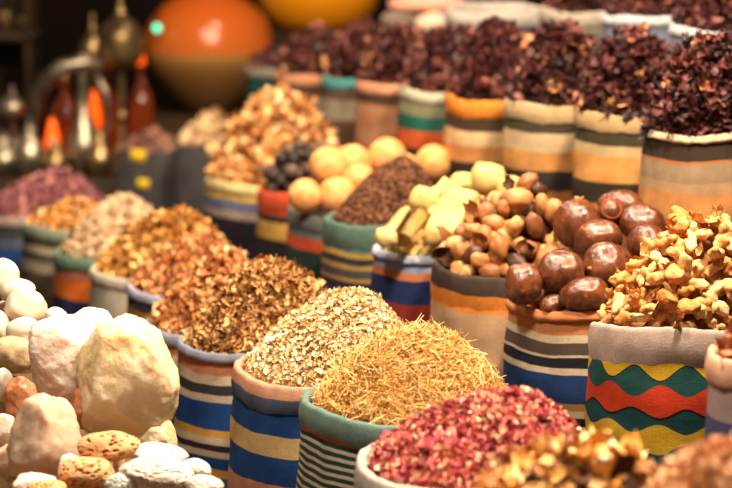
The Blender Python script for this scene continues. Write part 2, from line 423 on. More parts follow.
def knob_mesh(name, seed, voxel=.075):
    """dried knobbly root: swollen fingers grown together, fused with a voxel remesh"""
    r = random.Random(seed); bm = bmesh.new()
    def finger(p, d, L, r0, r1, bend):
        q = Vector(p); d = Vector(d).normalized(); ax = Vector((r.gauss(0, 1), r.gauss(0, 1), r.gauss(0, 1))).normalized()
        n = max(4, int(L / .12))
        for i in range(n + 1):
            t = i / n; rr = (r0 + (r1 - r0) * t) * (1 + .18 * math.sin(t * 9 + seed)); m = Matrix.Translation(q) @ Matrix.Diagonal((1, r.uniform(.8, 1.1), r.uniform(.5, .7), 1))
            bmesh.ops.create_icosphere(bm, subdivisions=2, radius=rr, matrix=m)
            d = (Matrix.Rotation(bend / n, 3, ax) @ d); q = q + d * (L / n)
        return q
    e = finger((-.45, 0, 0), (1, r.gauss(0, .3), 0), r.uniform(.6, .95), .25, .27, r.gauss(0, 1.6))
    for _ in range(r.choice((0, 1, 1, 2))):
        finger((r.uniform(-.3, .3), 0, 0), (r.gauss(0, .6), r.choice((-1, 1)), r.gauss(0, .35)), r.uniform(.22, .45), .24, .17, r.gauss(0, 1.5))
    me = bpy.data.meshes.new('tmp'); bm.to_mesh(me); bm.free()
    o = bpy.data.objects.new('tmp', me); COL.objects.link(o)
    md = o.modifiers.new('r', 'REMESH'); md.mode = 'VOXEL'; md.voxel_size = voxel
    dg = bpy.context.evaluated_depsgraph_get(); m2 = bpy.data.meshes.new_from_object(o.evaluated_get(dg)); bpy.data.objects.remove(o); bpy.data.meshes.remove(me)
    m2.name = name; off = Vector((seed, 2, 3))
    for v in m2.vertices: v.co = v.co * (1 + .2 * mnoise.noise(v.co * 5 + off)) + Vector((0, 0, .05 * mnoise.noise(v.co * 3 + off)))
    m2.polygons.foreach_set('use_smooth', np.full(len(m2.polygons), True))
    return m2
def slice_mesh(name, seed):
    """dried slice curled on itself, with thickness"""
    V, F = t_curl(3.4, .75, .34, 10, .25, .15, .03)
    bm = bmesh.new(); vs = [bm.verts.new(v) for v in V]
    for f in F: bm.faces.new([vs[i] for i in f])
    bmesh.ops.solidify(bm, geom=bm.faces[:], thickness=.13)
    bmesh.ops.recalc_face_normals(bm, faces=bm.faces[:])
    bmesh.ops.subdivide_edges(bm, edges=bm.edges[:], cuts=1, use_grid_fill=True, smooth=.6)
    o = Vector((seed, 9, 4))
    for v in bm.verts: v.co *= 1 + .12 * mnoise.noise(v.co * 6 + o)
    return mesh_bm(name, bm)
# ================================================================== THE PLACE
# ---- room shell
m_floor = m_plain('dark earthen floor', (60, 44, 32), .9, nscale=8, c2=(42, 30, 22), bump=.3)
m_wall = m_plain('dark brown plaster', (36, 21, 12), .9, nscale=3, c2=(22, 13, 8), bump=.3, bscale=20)
m_wood = m_plain('dark wood', (58, 38, 24), .6, nscale=12, c2=(38, 24, 15), bump=.2, bscale=40)
tag(link('floor', mesh_bm('floor', box_bm(5.0, 9.0, .05, 0, loc=(0, 5.0, -.025))), m_floor), kind='structure')
tag(link('wall_back', mesh_bm('wall_back', box_bm(5.0, .1, 3.0, 0, loc=(0, 9.05, 1.5))), m_wall), kind='structure')
def prism(name, quad, z0, z1, mat, label, cat, kind):
    bm = bmesh.new(); lo = [bm.verts.new((x, y, z0)) for x, y in quad]; hi = [bm.verts.new((x, y, z1)) for x, y in quad]
    bm.faces.new(lo[::-1]); bm.faces.new(hi)
    for i in range(4): bm.faces.new((lo[i], lo[(i + 1) % 4], hi[(i + 1) % 4], hi[i]))
    bmesh.ops.bevel(bm, geom=bm.edges[:], offset=.006, segments=2, affect='EDGES')
    return tag(link(name, mesh_bm(name, bm, False), mat), label, cat, None, kind)
def strip(x, y, s, off0, off1, y0, y1): return [(x + s * (y0 - y) + off0, y0), (x + s * (y0 - y) + off1, y0), (x + s * (y1 - y) + off1, y1), (x + s * (y1 - y) + off0, y1)]
TB, TC, TD = .20, .44, .56
prism('floor_step', strip(.42, 3.49, -.335, -.16, .19, 3.2, 5.85), 0, TB, m_wood, None, None, 'structure')
prism('floor_step', strip(.42, 3.49, -.335, .19, .50, 3.2, 6.3), 0, TC, m_wood, None, None, 'structure')
prism('floor_step', strip(.42, 3.49, -.335, .50, 1.0, 3.2, 6.3), 0, TD, m_wood, None, None, 'structure')

# ---- palettes
CREAM = (214, 196, 168); NAVY = (30, 36, 66); BLUE = (28, 72, 140); GOLD = (214, 162, 70); SLATE = (88, 96, 120); SALM = (214, 140, 104); DARK = (50, 42, 40); TAN = (190, 150, 112); RED = (196, 70, 44); TEAL = (44, 92, 88); ORANGE = (232, 128, 44)

# ---- front row of sacks, running from the rose petals back to the purple petals
A1 = sack('grey-white cloth sack holding crimson rose petals, at the bottom edge', 482, 460, 256, 2.93, 0, [(.2, (196, 186, 176)), (.3, (150, 140, 135))], cuff=.05, slope=.02)
A2 = sack('teal-cuffed sack with thin green and cream stripes, holding straw-like herb', 412, 399, 228, 3.28, 0,
          [(.032, (112, 138, 132)), (.038, (196, 96, 58))] + [(.038 + .0108 * i + d, c) for i in range(22) for d, c in ((.0060, (24, 66, 64)), (.0108, (206, 188, 164)))], cuff=.032, slope=.02)
A3 = sack('peach and blue striped sack with tan band, holding pale chamomile flakes', 335, 366, 206, 3.6, 0, [(.018, (220, 164, 136)), (.040, (92, 106, 142)), (.076, BLUE), (.108, (212, 184, 130)), (.152, BLUE), (.3, (206, 148, 122))], cuff=.04)
A4 = sack('blue, gold and cream striped sack with salmon band, holding brown bark', 265, 337, 180, 3.9, 0, [(.010, (132, 138, 156)), (.034, SALM), (.05, CREAM), (.066, (62, 58, 66)), (.078, CREAM), (.125, BLUE), (.138, GOLD), (.150, CREAM), (.160, (46, 44, 58)), (.170, CREAM), (.190, BLUE), (.204, GOLD), (.3, (86, 92, 112))], cuff=.012)
A5 = sack('grey-lipped salmon and cream sack beside the white crystals, holding orange shavings', 218, 322, 152, 4.2, 0, [(.018, (158, 158, 170)), (.034, SALM), (.060, CREAM), (.1, (36, 44, 84)), (.2, SLATE)], cuff=.018)
A6 = sack('slate and olive-gold sack with lavender lip, holding coppery peel curls', 197, 284, 146, 4.48, 0, [(.014, (176, 176, 196)), (.034, (80, 78, 92)), (.068, (196, 146, 50)), (.12, (196, 172, 132)), (.3, (130, 110, 90))], cuff=.016)
A7 = sack('plain off-white sack between lavender-lipped and green banded sacks, holding amber peel', 165, 266, 150, 4.81, 0, [(.085, (214, 202, 182)), (.3, (110, 104, 112))], cuff=.02)
A8 = sack('green, orange and navy banded sack holding pale dried florets', 120, 250, 132, 5.1, 0, [(.027, (112, 140, 118)), (.046, (206, 120, 100)), (.09, (236, 120, 40)), (.14, (44, 48, 92)), (.3, CREAM)], cuff=.027)
A9 = sack('dull green and cream striped sack holding yellow-orange blossoms', 76, 222, 106, 5.35, 0, [(.022, (150, 160, 138)), (.04, (92, 84, 70)), (.055, (190, 178, 150)), (.075, (90, 84, 74)), (.1, (170, 160, 138)), (.3, (84, 72, 62))], cuff=.022)
A10 = sack('blue and grey sack at the far left end, holding purple petals', 46, 208, 138, 5.75, 0, [(.022, (180, 160, 150)), (.05, (70, 68, 74)), (.075, (90, 100, 124)), (.13, (34, 72, 140)), (.3, (60, 50, 50))], cuff=.02)

# ---- middle row, one step up
B0 = sack('blurred pale sack cut by the right edge, holding brown pods', 798, 352, 180, 2.9, .0, [(.035, (216, 170, 142)), (.075, (150, 130, 130)), (.12, (70, 70, 110)), (.16, (190, 150, 110)), (.4, (200, 170, 140))], cuff=.03)
B1 = sack('zigzag sack with red, yellow and teal waves under a pinkish-grey cuff, holding dried ginger', 672, 324, 166, 3.49, TB,
          [(.0555, (222, 176, 44), .0105), (.0575, (30, 40, 38), .0105), (.080, (36, 84, 84), -.0075), (.110, (214, 66, 36), .0065), (.1135, (24, 26, 28), .0065), (.133, (28, 74, 82), -.0068), (.162, (214, 172, 48), .007), (.2, (30, 84, 90), -.006), (.3, (200, 60, 40))], 
          cuff_bands=[(.2, (202, 178, 168))], cuff=.047, slope=-.10, k=10, phase=5.64)
B2 = sack('navy and rust striped sack holding large glossy brown nuts', 583, 301, 154, 3.73, TB, [(.033, (206, 132, 84)), (.045, CREAM), (.064, (92, 76, 70)), (.068, CREAM), (.084, (34, 32, 46)), (.094, CREAM), (.138, (32, 60, 112)), (.150, (176, 132, 70)), (.162, CREAM), (.176, (28, 26, 34)), (.186, CREAM), (.3, (34, 44, 84))], cuff=.012, slope=-.03)
B3 = sack('tan sack with black and orange folded cuff, holding small brown nutmegs', 505, 265, 145, 3.97, TB, [(.030, (74, 62, 54)), (.060, (234, 142, 58)), (.3, (196, 158, 124))], cuff=.060)
B4 = sack('navy sack with lavender lip and rust band, holding cream-coloured wax chunks', 440, 246, 136, 4.2, TB, [(.007, (200, 204, 224)), (.028, (150, 160, 196)), (.042, (206, 124, 78)), (.084, (34, 48, 98)), (.13, (142, 48, 36)), (.3, (60, 40, 50))], cuff=.012)
B5 = sack('teal-rimmed sack with gold and dark stripes, holding dark brown crumbs', 390, 217, 132, 4.5, TB, [(.050, (98, 126, 114)), (.060, (188, 152, 76)), (.073, (54, 50, 54)), (.082, (176, 142, 80)), (.098, (80, 76, 82)), (.106, (180, 140, 76)), (.122, (40, 44, 70)), (.3, (52, 70, 80))], cuff=.046)
B6 = sack('wide grey sack with red-orange band, holding smooth yellow balls', 362, 208, 150, 4.8, TB, [(.045, (110, 112, 112)), (.07, (206, 84, 48)), (.3, (30, 54, 52))], cuff=.03)
B7 = sack('red-orange cuffed sack with gold band, holding black dried berries', 311, 188, 108, 5.15, TB, [(.046, (218, 88, 56)), (.062, (56, 44, 44)), (.1, (206, 162, 82)), (.3, (46, 36, 40))], cuff=.044)
B8 = sack('cream and gold sack with blue-grey band, holding the tallest heap of tan curls', 276, 176, 146, 5.5, TB, [(.02, (236, 214, 150)), (.036, (212, 170, 84)), (.06, (98, 104, 136)), (.078, (170, 150, 140)), (.3, (44, 36, 52))], cuff=.02)

# ---- back row of hibiscus sacks, two steps up
HB = 'hibiscus sacks in the back row'
C1 = sack('large dark-banded tan sack with cream rim, rightmost of the hibiscus row', 702, 127, 120, 4.1, TC, [(.010, (232, 200, 168)), (.044, (66, 50, 40)), (.049, (190, 120, 70)), (.082, (168, 140, 112)), (.1, (196, 156, 118)), (.147, (214, 148, 88)), (.3, (54, 40, 34))], cuff=.010, slope=.06, group=HB)
C2 = sack('gold-rimmed sack with two dark bands, second hibiscus sack from the right', 630, 108, 112, 4.4, TC, [(.030, (204, 170, 124)), (.056, (70, 62, 44)), (.075, (206, 178, 132)), (.125, (226, 162, 92)), (.165, (60, 52, 44)), (.3, (200, 130, 70))], cuff=.030, slope=.06, group=HB)
C3 = sack('pale gold sack with dark bands, third hibiscus sack from the right', 556, 99, 106, 4.66, TC, [(.032, (202, 172, 132)), (.054, (74, 66, 50)), (.09, (214, 186, 146)), (.128, (212, 150, 86)), (.168, (58, 50, 46)), (.3, (196, 126, 70))], cuff=.032, slope=.06, group=HB)
C4 = sack('orange-cuffed sack with brown and cream bands, fourth hibiscus sack from the right', 494, 94, 99, 4.95, TC, [(.036, (240, 146, 56)), (.064, (74, 56, 42)), (.096, (232, 196, 146)), (.13, (214, 146, 88)), (.165, (54, 44, 40)), (.3, (196, 120, 60))], cuff=.034, slope=.06, group=HB)
C5 = sack('grey-green and teal sack with pale rim, fifth hibiscus sack from the right', 446, 87, 93, 5.25, TC, [(.02, (206, 200, 176)), (.054, (136, 134, 104)), (.086, (34, 100, 88)), (.125, (212, 96, 44)), (.3, (46, 46, 40))], cuff=.02, slope=.06, group=HB)
C6 = sack('salmon-rimmed brown sack, left of the teal-banded hibiscus sack', 401, 79, 89, 5.5, TC, [(.022, (226, 160, 128)), (.048, (78, 54, 38)), (.16, (172, 122, 90)), (.3, (60, 44, 36))], cuff=.022, slope=.06, group=HB)
C7 = sack('turquoise-rimmed grey sack in the hibiscus row', 364, 75, 86, 5.78, TC, [(.024, (88, 158, 156)), (.05, (96, 72, 56)), (.1, (160, 146, 126)), (.3, (110, 80, 56))], cuff=.022, slope=.06, group=HB)
C8 = sack('salmon and brown sack, second from the left end of the hibiscus row', 316, 71, 84, 6.05, TC, [(.024, (222, 156, 120)), (.056, (92, 62, 44)), (.10, (170, 150, 134)), (.3, (80, 60, 46))], cuff=.022, slope=.06, group=HB)
C9 = sack('dark teal sack with grey lip, far left end of the hibiscus row', 283, 66, 76, 6.35, 0, [(.022, (150, 144, 130)), (.09, (30, 78, 78)), (.3, (30, 30, 34))], cuff=.02, slope=.06, group=HB)
# ---- top row
HD = 'pale sacks in the top row'
D1 = sack('white-rimmed blue-grey sack of hibiscus in the top row, with dark gap at its left', 652, 13, 98, 5.0, TD, [(.016, (206, 206, 214)), (.3, (126, 126, 146))], cuff=.016, slope=.05, group=HD)
D2 = sack('white-rimmed lavender sack of hibiscus in the top right corner', 724, 26, 106, 4.75, TD, [(.016, (210, 208, 214)), (.3, (136, 132, 150))], cuff=.016, slope=.05, group=HD)
D3 = sack('grey sack with broad off-white cuff in the top row', 586, 8, 92, 5.4, TD, [(.03, (186, 174, 160)), (.06, (120, 112, 96)), (.3, (84, 74, 60))], cuff=.028, slope=.05, group=HD)
D4 = sack('navy sack with thick white cuff, leftmost of the top row', 498, 9, 106, 5.75, TD, [(.032, (206, 196, 188)), (.3, (64, 62, 88))], cuff=.03, slope=.05, group=HD)

# ---- loose heaps
TS = lambda f, n, *a, **k: [f(*a, **k) for _ in range(n)]
strand = TS(t_strand, 8, .35, .018); thick = TS(t_strand, 6, .5, .05); petal = TS(t_petal, 8, .7); curls = TS(t_curl, 10, 2.4); strips = TS(t_curl, 8, 1.6, .28, .42, 6); chunk = TS(t_chunk, 8, .5); grain = TS(t_chunk, 6, .8, .12); flowers = TS(t_flower, 8); tight = TS(t_curl, 8, 3.8, .5, .22, 8)
st = [(0, (104, 66, 24)), (.22, (176, 118, 48)), (.5, (224, 168, 84)), (.8, (246, 208, 130)), (1, (255, 238, 184))]
mh = Mound(A2, .101, (.12, .1), 2.0, -.006, lump=.005, seed=2)
heap('straw_herb_heap', 'golden straw-like dried herb heaped in the teal-cuffed sack', 'dried herb', mh, m_pieces('straw herb', st, .6, .3), [
    dict(q=disc(5200), templates=strand, size=.020, tilt=.35, lift=(0, .004)), dict(q=disc(2600), templates=grain, size=.0034, tilt=1, lift=(0, .003), rbias=lambda n: rng.uniform(0, .7, n)), dict(q=disc(420, .97), templates=strand, size=.036, tilt=.5, lift=(.002, .006), rbias=lambda n: rng.uniform(.5, 1, n)),
    dict(q=disc(1500), templates=thick, size=.009, tilt=.6, rbias=lambda n: rng.uniform(0, .6, n))], .2)
mh = Mound(A3, .115, (.2, .2), 1.9, -.006, lump=.004, seed=3)
heap('chamomile_flake_heap', 'pale cream-yellow flakes heaped in the peach and blue sack', 'dried flowers', mh, m_pieces('chamomile flakes', [(0, (140, 96, 46)), (.2, (214, 176, 116)), (.45, (242, 214, 166)), (1, (255, 242, 216))], .7), [
    dict(q=disc(4200), templates=petal, size=.0078, tilt=.7, lift=(0, .003)), dict(q=disc(2200), templates=thick, size=.009, tilt=.6, lift=(0, .003)), dict(q=disc(900), templates=grain, size=.0045, tilt=1, rbias=lambda n: rng.uniform(0, .3, n))], .25)
mh = Mound(A4, .125, (.2, .2), 1.9, -.006, lump=.007, seed=4)
heap('brown_bark_heap', 'brown curled bark pieces heaped in the blue and gold striped sack', 'dried bark', mh, m_pieces('brown bark', [(0, (62, 36, 16)), (.25, (140, 90, 44)), (.6, (204, 146, 84)), (1, (240, 198, 138))], .65), [
    dict(q=disc(2400), templates=strips, size=.024, tilt=.55, lift=(0, .006)), dict(q=disc(1500), templates=thick, size=.022, tilt=.5, lift=(0, .006)), dict(q=disc(900), templates=petal, size=.011, tilt=.8)], .15)
mh = Mound(A5, .115, (.15, .2), 1.9, -.006, lump=.01, seed=5)
heap('orange_shaving_heap', 'orange-brown curled shavings heaped in the grey-lipped salmon sack', 'wood shavings', mh, m_pieces('orange shavings', [(0, (116, 62, 24)), (.3, (186, 112, 56)), (.65, (228, 160, 98)), (1, (248, 206, 156))], .6), [
    dict(q=disc(1500), templates=curls, size=.024, tilt=.6, lift=(0, .008)), dict(q=disc(900), templates=strips, size=.024, tilt=.6, lift=(0, .006))], .2)
mh = Mound(A6, .084, (.1, .2), 1.7, -.006, lump=.008, seed=6)
heap('copper_peel_heap', 'coppery curled peel heaped in the slate and olive-gold sack', 'dried peel', mh, m_pieces('copper peel', [(0, (120, 66, 28)), (.3, (190, 118, 62)), (.65, (228, 156, 96)), (1, (246, 200, 150))], .6), [
    dict(q=disc(1200), templates=curls, size=.025, tilt=.6, lift=(0, .008)), dict(q=disc(700), templates=tight, size=.022, tilt=.6, lift=(0, .006))], .2)
mh = Mound(A7, .104, (.3, .15), 1.9, -.006, lump=.009, seed=7)
heap('amber_peel_heap', 'amber-yellow curled peel heaped in the plain off-white sack', 'dried peel', mh, m_pieces('amber peel', [(0, (110, 66, 20)), (.3, (186, 122, 50)), (.65, (226, 168, 86)), (1, (246, 208, 138))], .6), [
    dict(q=disc(1100), templates=curls, size=.028, tilt=.6, lift=(0, .009)), dict(q=disc(600), templates=tight, size=.026, tilt=.6, lift=(0, .008))], .2)
mh = Mound(A8, .112, (.15, .1), 1.8, -.006, lump=.006, seed=8)
heap('pale_floret_heap', 'pale beige dried florets heaped in the green and orange banded sack', 'dried flowers', mh, m_pieces('pale florets', [(0, (104, 74, 50)), (.3, (170, 136, 100)), (.65, (206, 174, 136)), (1, (232, 208, 174))], .75), [
    dict(q=disc(2600), templates=chunk, size=.013, tilt=1, lift=(0, .006)), dict(q=disc(900), templates=petal, size=.014, tilt=.8)], .25)
mh = Mound(A9, .05, (0, 0), 1.3, -.004, lump=.004, seed=9)
heap('yellow_blossom_heap', 'yellow-orange dried blossoms between the purple petals and pale florets', 'dried flowers', mh, m_pieces('yellow blossom', [(0, (140, 84, 36)), (.4, (222, 150, 70)), (.7, (240, 184, 96)), (1, (236, 214, 176))], .75), [
    dict(q=disc(1400), templates=petal, size=.014, tilt=.8, lift=(0, .006)), dict(q=disc(500), templates=chunk, size=.011, tilt=1)], .4)
mh = Mound(A10, .082, (.2, .1), 1.6, -.004, lump=.005, seed=10)
heap('purple_petal_heap', 'dusty purple-pink petals heaped in the blue and grey sack', 'dried petals', mh, m_pieces('purple petals', [(0, (88, 44, 52)), (.35, (152, 88, 100)), (.7, (190, 122, 130)), (1, (226, 168, 150))], .75), [
    dict(q=disc(2600), templates=petal, size=.015, tilt=.8, lift=(0, .006))], .3)
mh = Mound(A1, .086, (.3, .25), 1.7, -.006, lump=.005, seed=11)
heap('rose_petal_heap', 'crimson and pink dried rose petals heaped in the grey-white sack', 'dried petals', mh, m_pieces('rose petals', [(0, (110, 28, 44)), (.2, (170, 58, 78)), (.42, (206, 98, 108)), (.66, (224, 144, 126)), (.85, (232, 178, 140)), (1, (248, 216, 180))], .7, .3), [
    dict(q=disc(5200), templates=petal, size=.0105, tilt=.8, lift=(0, .005)), dict(q=disc(1500), templates=tight, size=.0085, tilt=.8, lift=(0, .004)), dict(q=disc(500), templates=grain, size=.005, tilt=1, rbias=lambda n: rng.uniform(0, .2, n))], .15)
mh = Mound(B5, .115, (.3, .2), 1.7, -.006, lump=.003, seed=12)
heap('brown_crumb_heap', 'fine dark brown crumbs heaped in the teal-rimmed sack', 'ground spice', mh, m_pieces('brown crumbs', [(0, (40, 20, 12)), (.5, (90, 54, 36)), (1, (140, 92, 62))], .85), [
    dict(q=disc(4200), templates=grain, size=.0062, tilt=1, lift=(0, .003))], .4)
mh = Mound(B8, .185, (.15, .2), 1.8, -.006, lump=.014, seed=13)
heap('tan_curl_heap', 'tall heap of big tan-orange curls in the cream and gold sack', 'dried peel', mh, m_pieces('tan curls', [(0, (122, 70, 30)), (.35, (196, 128, 68)), (.7, (226, 166, 100)), (1, (246, 212, 160))], .6), [
    dict(q=disc(800), templates=curls, size=.042, tilt=.6, lift=(0, .014)), dict(q=disc(500), templates=tight, size=.04, tilt=.6, lift=(0, .012)), dict(q=disc(500), templates=chunk, size=.026, tilt=1, lift=(0, .01))], .2)

# hibiscus
HIBC = [(0, (34, 18, 19)), (.35, (66, 33, 34)), (.65, (96, 48, 48)), (.85, (132, 72, 66)), (.96, (172, 104, 84)), (1, (216, 160, 90))]
m_hib = m_pieces('dried hibiscus', HIBC, .5, .4, nscale=90); m_hib_o = m_pieces('dried hibiscus flower', HIBC, .5, .4, use_obj=True, nscale=90)
hib_meshes = []
for i in range(8):
    V, F = t_flower(5, .8); hib_meshes.append(mesh_np('hibiscus_flower', V, F)); hib_meshes[-1].materials.append(m_hib_o)
def hib_heap(s, h, pk, lab, n, seed, over=1.0, size=.026):
    m = Mound(s, h, pk, 3.0, -.004, over, .008, seed)
    heap('hibiscus_heap', lab, 'dried hibiscus', m, m_hib, [dict(q=disc(n), templates=flowers, size=size, tilt=.9, lift=(0, .010)), dict(q=disc(int(n * .8)), templates=petal, size=size * .7, tilt=.9, lift=(0, .008))], .1, 'hibiscus heaps')
    return m
HL = ['the right hibiscus sack with cream rim', 'the gold-rimmed sack with two dark bands', 'the pale gold sack with dark bands', 'the orange-cuffed sack', 'the grey-green and teal sack', 'the salmon-rimmed brown sack', 'the turquoise-rimmed grey sack', 'the salmon and brown sack at the left', 'the dark teal sack with grey lip']
hm = {}
for i, s in enumerate((C1, C2, C3, C4, C5, C6, C7, C8, C9)):
    hm[i] = hib_heap(s, (.13, .118, .128, .132, .112, .105, .105, .09, .03)[i], (.35 if i == 0 else .1, .25), 'dark red dried hibiscus heaped in ' + HL[i], (700, 800, 850, 850, 800, 700, 700, 600, 200)[i], 20 + i)
hib_heap(D1, .07, (.2, .2), 'dark red dried hibiscus in the blue-grey sack of the top row', 500, 30)
hib_heap(D2, .09, (.2, .2), 'dark red dried hibiscus in the top right lavender sack', 500, 31)
hib_heap(D3, .05, (0, .2), 'dark hibiscus in the off-white cuffed sack of the top row', 300, 32)
def scatter_things(name, meshes, mound, q, size, tilt, label, cat, group, lift, sizesd=.15):
    P = mound.pts(q); Nn = mound.normals(q); P = P + Nn * lift; M = frames(Nn, tilt); sc = size * np.exp(rng.normal(size=len(q)) * sizesd)
    P = relax(P, sc * .38, 12)
    out = []
    for i in range(len(q)):
        o = link(name, meshes[i % len(meshes)]); o.matrix_world = Matrix.Translation(P[i]) @ Matrix(M[i].tolist()).to_4x4() @ Matrix.Scale(sc[i], 4)
        out.append(tag(o, label, cat, group))
    return out
def front(q, yy=.35): return q[q[:, 1] < yy]
scatter_things('hibiscus_flower', hib_meshes, hm[0], front(poisson(1300, .07, .98)), .026, .9, 'dark red dried hibiscus flower on the rightmost hibiscus heap', 'dried flower', 'hibiscus flowers on the rightmost heap', .010)
scatter_things('hibiscus_flower', hib_meshes, hm[1], front(poisson(900, .085, .98)), .027, .9, 'dark red dried hibiscus flower on the second hibiscus heap from the right', 'dried flower', 'hibiscus flowers on the second heap', .010)

# ---- individual goods
m_bed = m_plain('brown jute cloth', (84, 54, 32), .9, nscale=60, c2=(60, 38, 24), bump=.4, bscale=200)
m_bedp = m_plain('pale jute cloth', (206, 172, 110), .9, nscale=60, c2=(176, 140, 84), bump=.4, bscale=200)
# ginger
m_ging = m_pieces('dried ginger', [(0, (184, 116, 54)), (.4, (214, 152, 86)), (1, (240, 196, 140))], .6, .3, True, 9, .35)
gm = [knob_mesh('ginger_root', i + 1) for i in range(11)] + [slice_mesh('ginger_root', i) for i in range(3)]
for me in gm: me.materials.append(m_ging)
mB1 = Mound(B1, .155, (.55, .1), 1.75, -.012, .96, .006, 41); bed(B1, mB1, m_plain('tan jute cloth', (150, 100, 54), .9, nscale=60, c2=(120, 76, 40), bump=.4, bscale=200))
q1 = poisson(1800, .135, .94); q2 = poisson(1200, .15, .88)
GL = 'knobbly pale gold dried ginger root piled in the zigzag sack'
scatter_things('ginger_root', gm, mB1, q1, .033, .5, GL, 'ginger root', 'ginger roots in the zigzag sack', .006, .2)
scatter_things('ginger_root', gm, mB1, front(q2, .45), .031, .6, GL, 'ginger root', 'ginger roots in the zigzag sack', .017, .2)
# small nutmegs
m_nut = m_pieces('small nutmeg', [(0, (56, 26, 16)), (.2, (96, 52, 28)), (.32, (136, 80, 42)), (.6, (180, 118, 64)), (1, (214, 158, 98))], .45, .5, True, 70, .45)
nm = [blob('nutmeg', 3, .22, 1.5, i, (1.15, .84, .78), .05, 6) for i in range(7)]
for me in nm: me.materials.append(m_nut)
m_shell = m_pieces('nut shell', [(0, (50, 26, 16)), (.5, (110, 62, 34)), (1, (176, 112, 64))], .6, .3, True, 60)
sm = []
for i in range(4):
    V, F = t_petal(1.1, 5, .06); me = mesh_np('nut_shell', V, F); me.materials.append(m_shell); sm.append(me)
mB3 = Mound(B3, .135, (.55, .2), 1.25, -.014, .95, .004, 42); bed(B3, mB3, m_bed)
NL = 'small tan and brown nutmeg piled in the black and orange cuffed sack'
scatter_things('nutmeg', nm, mB3, front(poisson(1500, .19, .93), .8), .0185, 2, NL, 'nutmeg', 'nutmegs in the orange-cuffed sack', .008, .12)
scatter_things('nutmeg', nm, mB3, front(poisson(900, .205, .86), .6), .018, 2, NL, 'nutmeg', 'nutmegs in the orange-cuffed sack', .024, .12)
scatter_things('nut_shell', sm, mB3, front(poisson(300, .42, .85), .5), .030, .9, 'broken brown shell lying among the small nutmegs', 'nut shell', 'shell pieces among the nutmegs', .034, .2)
# pale seeds spilled at the back of that sack are part of the same heap
# black berries
m_berry = m_pieces('black berry', [(0, (26, 19, 17)), (.5, (62, 46, 40)), (1, (128, 102, 88))], .55, .4, True, 60)
bmsh = [blob('dried_berry', 2, .25, 1.6, i + 30, (1, .9, .85)) for i in range(4)]
for me in bmsh: me.materials.append(m_berry)
mB7 = Mound(B7, .085, (-.1, .1), 1.3, -.012, .94, .004, 43); bed(B7, mB7, m_bed)
scatter_things('dried_berry', bmsh, mB7, poisson(700, .20, .92), .0165, 2, 'wrinkled black dried berry piled in the red-orange cuffed sack', 'dried berry', 'black berries in the red-orange cuffed sack', .010)
scatter_things('dried_berry', bmsh, mB7, poisson(400, .24, .85), .0165, 2, 'wrinkled black dried berry piled in the red-orange cuffed sack', 'dried berry', 'black berries in the red-orange cuffed sack', .028)
# pods in the right-edge sack
mB0 = Mound(B0, .06, (0, 0), 1.3, -.012, .94, .004, 44); bed(B0, mB0, m_bed)
podm = []
m_pod = m_pieces('brown pod', [(0, (92, 40, 24)), (.5, (156, 84, 52)), (1, (196, 128, 88))], .5, .4, True, 40)
for i in range(4):
    V, F = t_flower(4, .9); me = mesh_np('brown_pod', V, F); me.materials.append(m_pod); podm.append(me)
PL = 'curled brown dried pod in the blurred sack at the right edge'
scatter_things('brown_pod', podm, mB0, poisson(500, .2, .95), .036, .8, PL, 'dried pod', 'brown pods at the right edge', .014)

# big nuts, each its own
def m_bignut():
    m, nt, b = new_mat('glossy brown nut')
    tc = N(nt, 'ShaderNodeTexCoord'); oi = N(nt, 'ShaderNodeObjectInfo')
    add = N(nt, 'ShaderNodeVectorMath'); add.operation = 'ADD'; nt.links.new(tc.outputs['Object'], add.inputs[0])
    cmb = N(nt, 'ShaderNodeCombineXYZ'); nt.links.new(math_n(nt, 'MULTIPLY', oi.outputs['Random'], 30.), cmb.inputs[0]); nt.links.new(cmb.outputs[0], add.inputs[1])
    n1 = N(nt, 'ShaderNodeTexNoise'); n1.inputs['Scale'].default_value = 1.6; n1.inputs['Detail'].default_value = 6; n1.inputs['Distortion'].default_value = .6
    n2 = N(nt, 'ShaderNodeTexNoise'); n2.inputs['Scale'].default_value = 3.2; n2.inputs['Detail'].default_value = 9
    for n in (n1, n2): nt.links.new(add.outputs[0], n.inputs['Vector'])
    base = ramp(nt, [(.25, (56, 26, 13)), (.5, (100, 50, 26)), (.75, (136, 76, 42))]); nt.links.new(n1.outputs['Fac'], base.inputs[0])
    scuff = ramp(nt, [(.64, (0, 0, 0)), (.74, (255, 255, 255))]); nt.links.new(n2.outputs['Fac'], scuff.inputs[0])
    col = mix_rgb(nt, math_n(nt, 'MULTIPLY', scuff.outputs[0], .55), base.outputs[0], lin((202, 142, 92)))
    nt.links.new(col, b.inputs['Base Color'])
    rr = N(nt, 'ShaderNodeMapRange'); nt.links.new(n2.outputs['Fac'], rr.inputs[0]); rr.inputs[1].default_value = .35; rr.inputs[2].default_value = .7; rr.inputs[3].default_value = .14; rr.inputs[4].default_value = .36
    nt.links.new(rr.outputs[0], b.inputs['Roughness']); b.inputs['Specular IOR Level'].default_value = .9
    n3 = N(nt, 'ShaderNodeTexNoise'); n3.inputs['Scale'].default_value = 14; n3.inputs['Detail'].default_value = 6; nt.links.new(add.outputs[0], n3.inputs['Vector'])
    add_bump(nt, b, math_n(nt, 'ADD', n3.outputs['Fac'], n1.outputs['Fac']), .22, .05)
    return m
m_big = m_bignut(); m_cap = m_plain('dry stalk fibre', (206, 150, 84), .8, nscale=40, c2=(140, 80, 40), bump=.5)
m_cut = m_plain('rusty cut end', (176, 84, 46), .8, nscale=50, c2=(110, 48, 28), bump=.6, bscale=120)
mB2 = Mound(B2, .085, (.15, .15), 1.3, -.025, .94, .002, 45); bed(B2, mB2, m_bed)
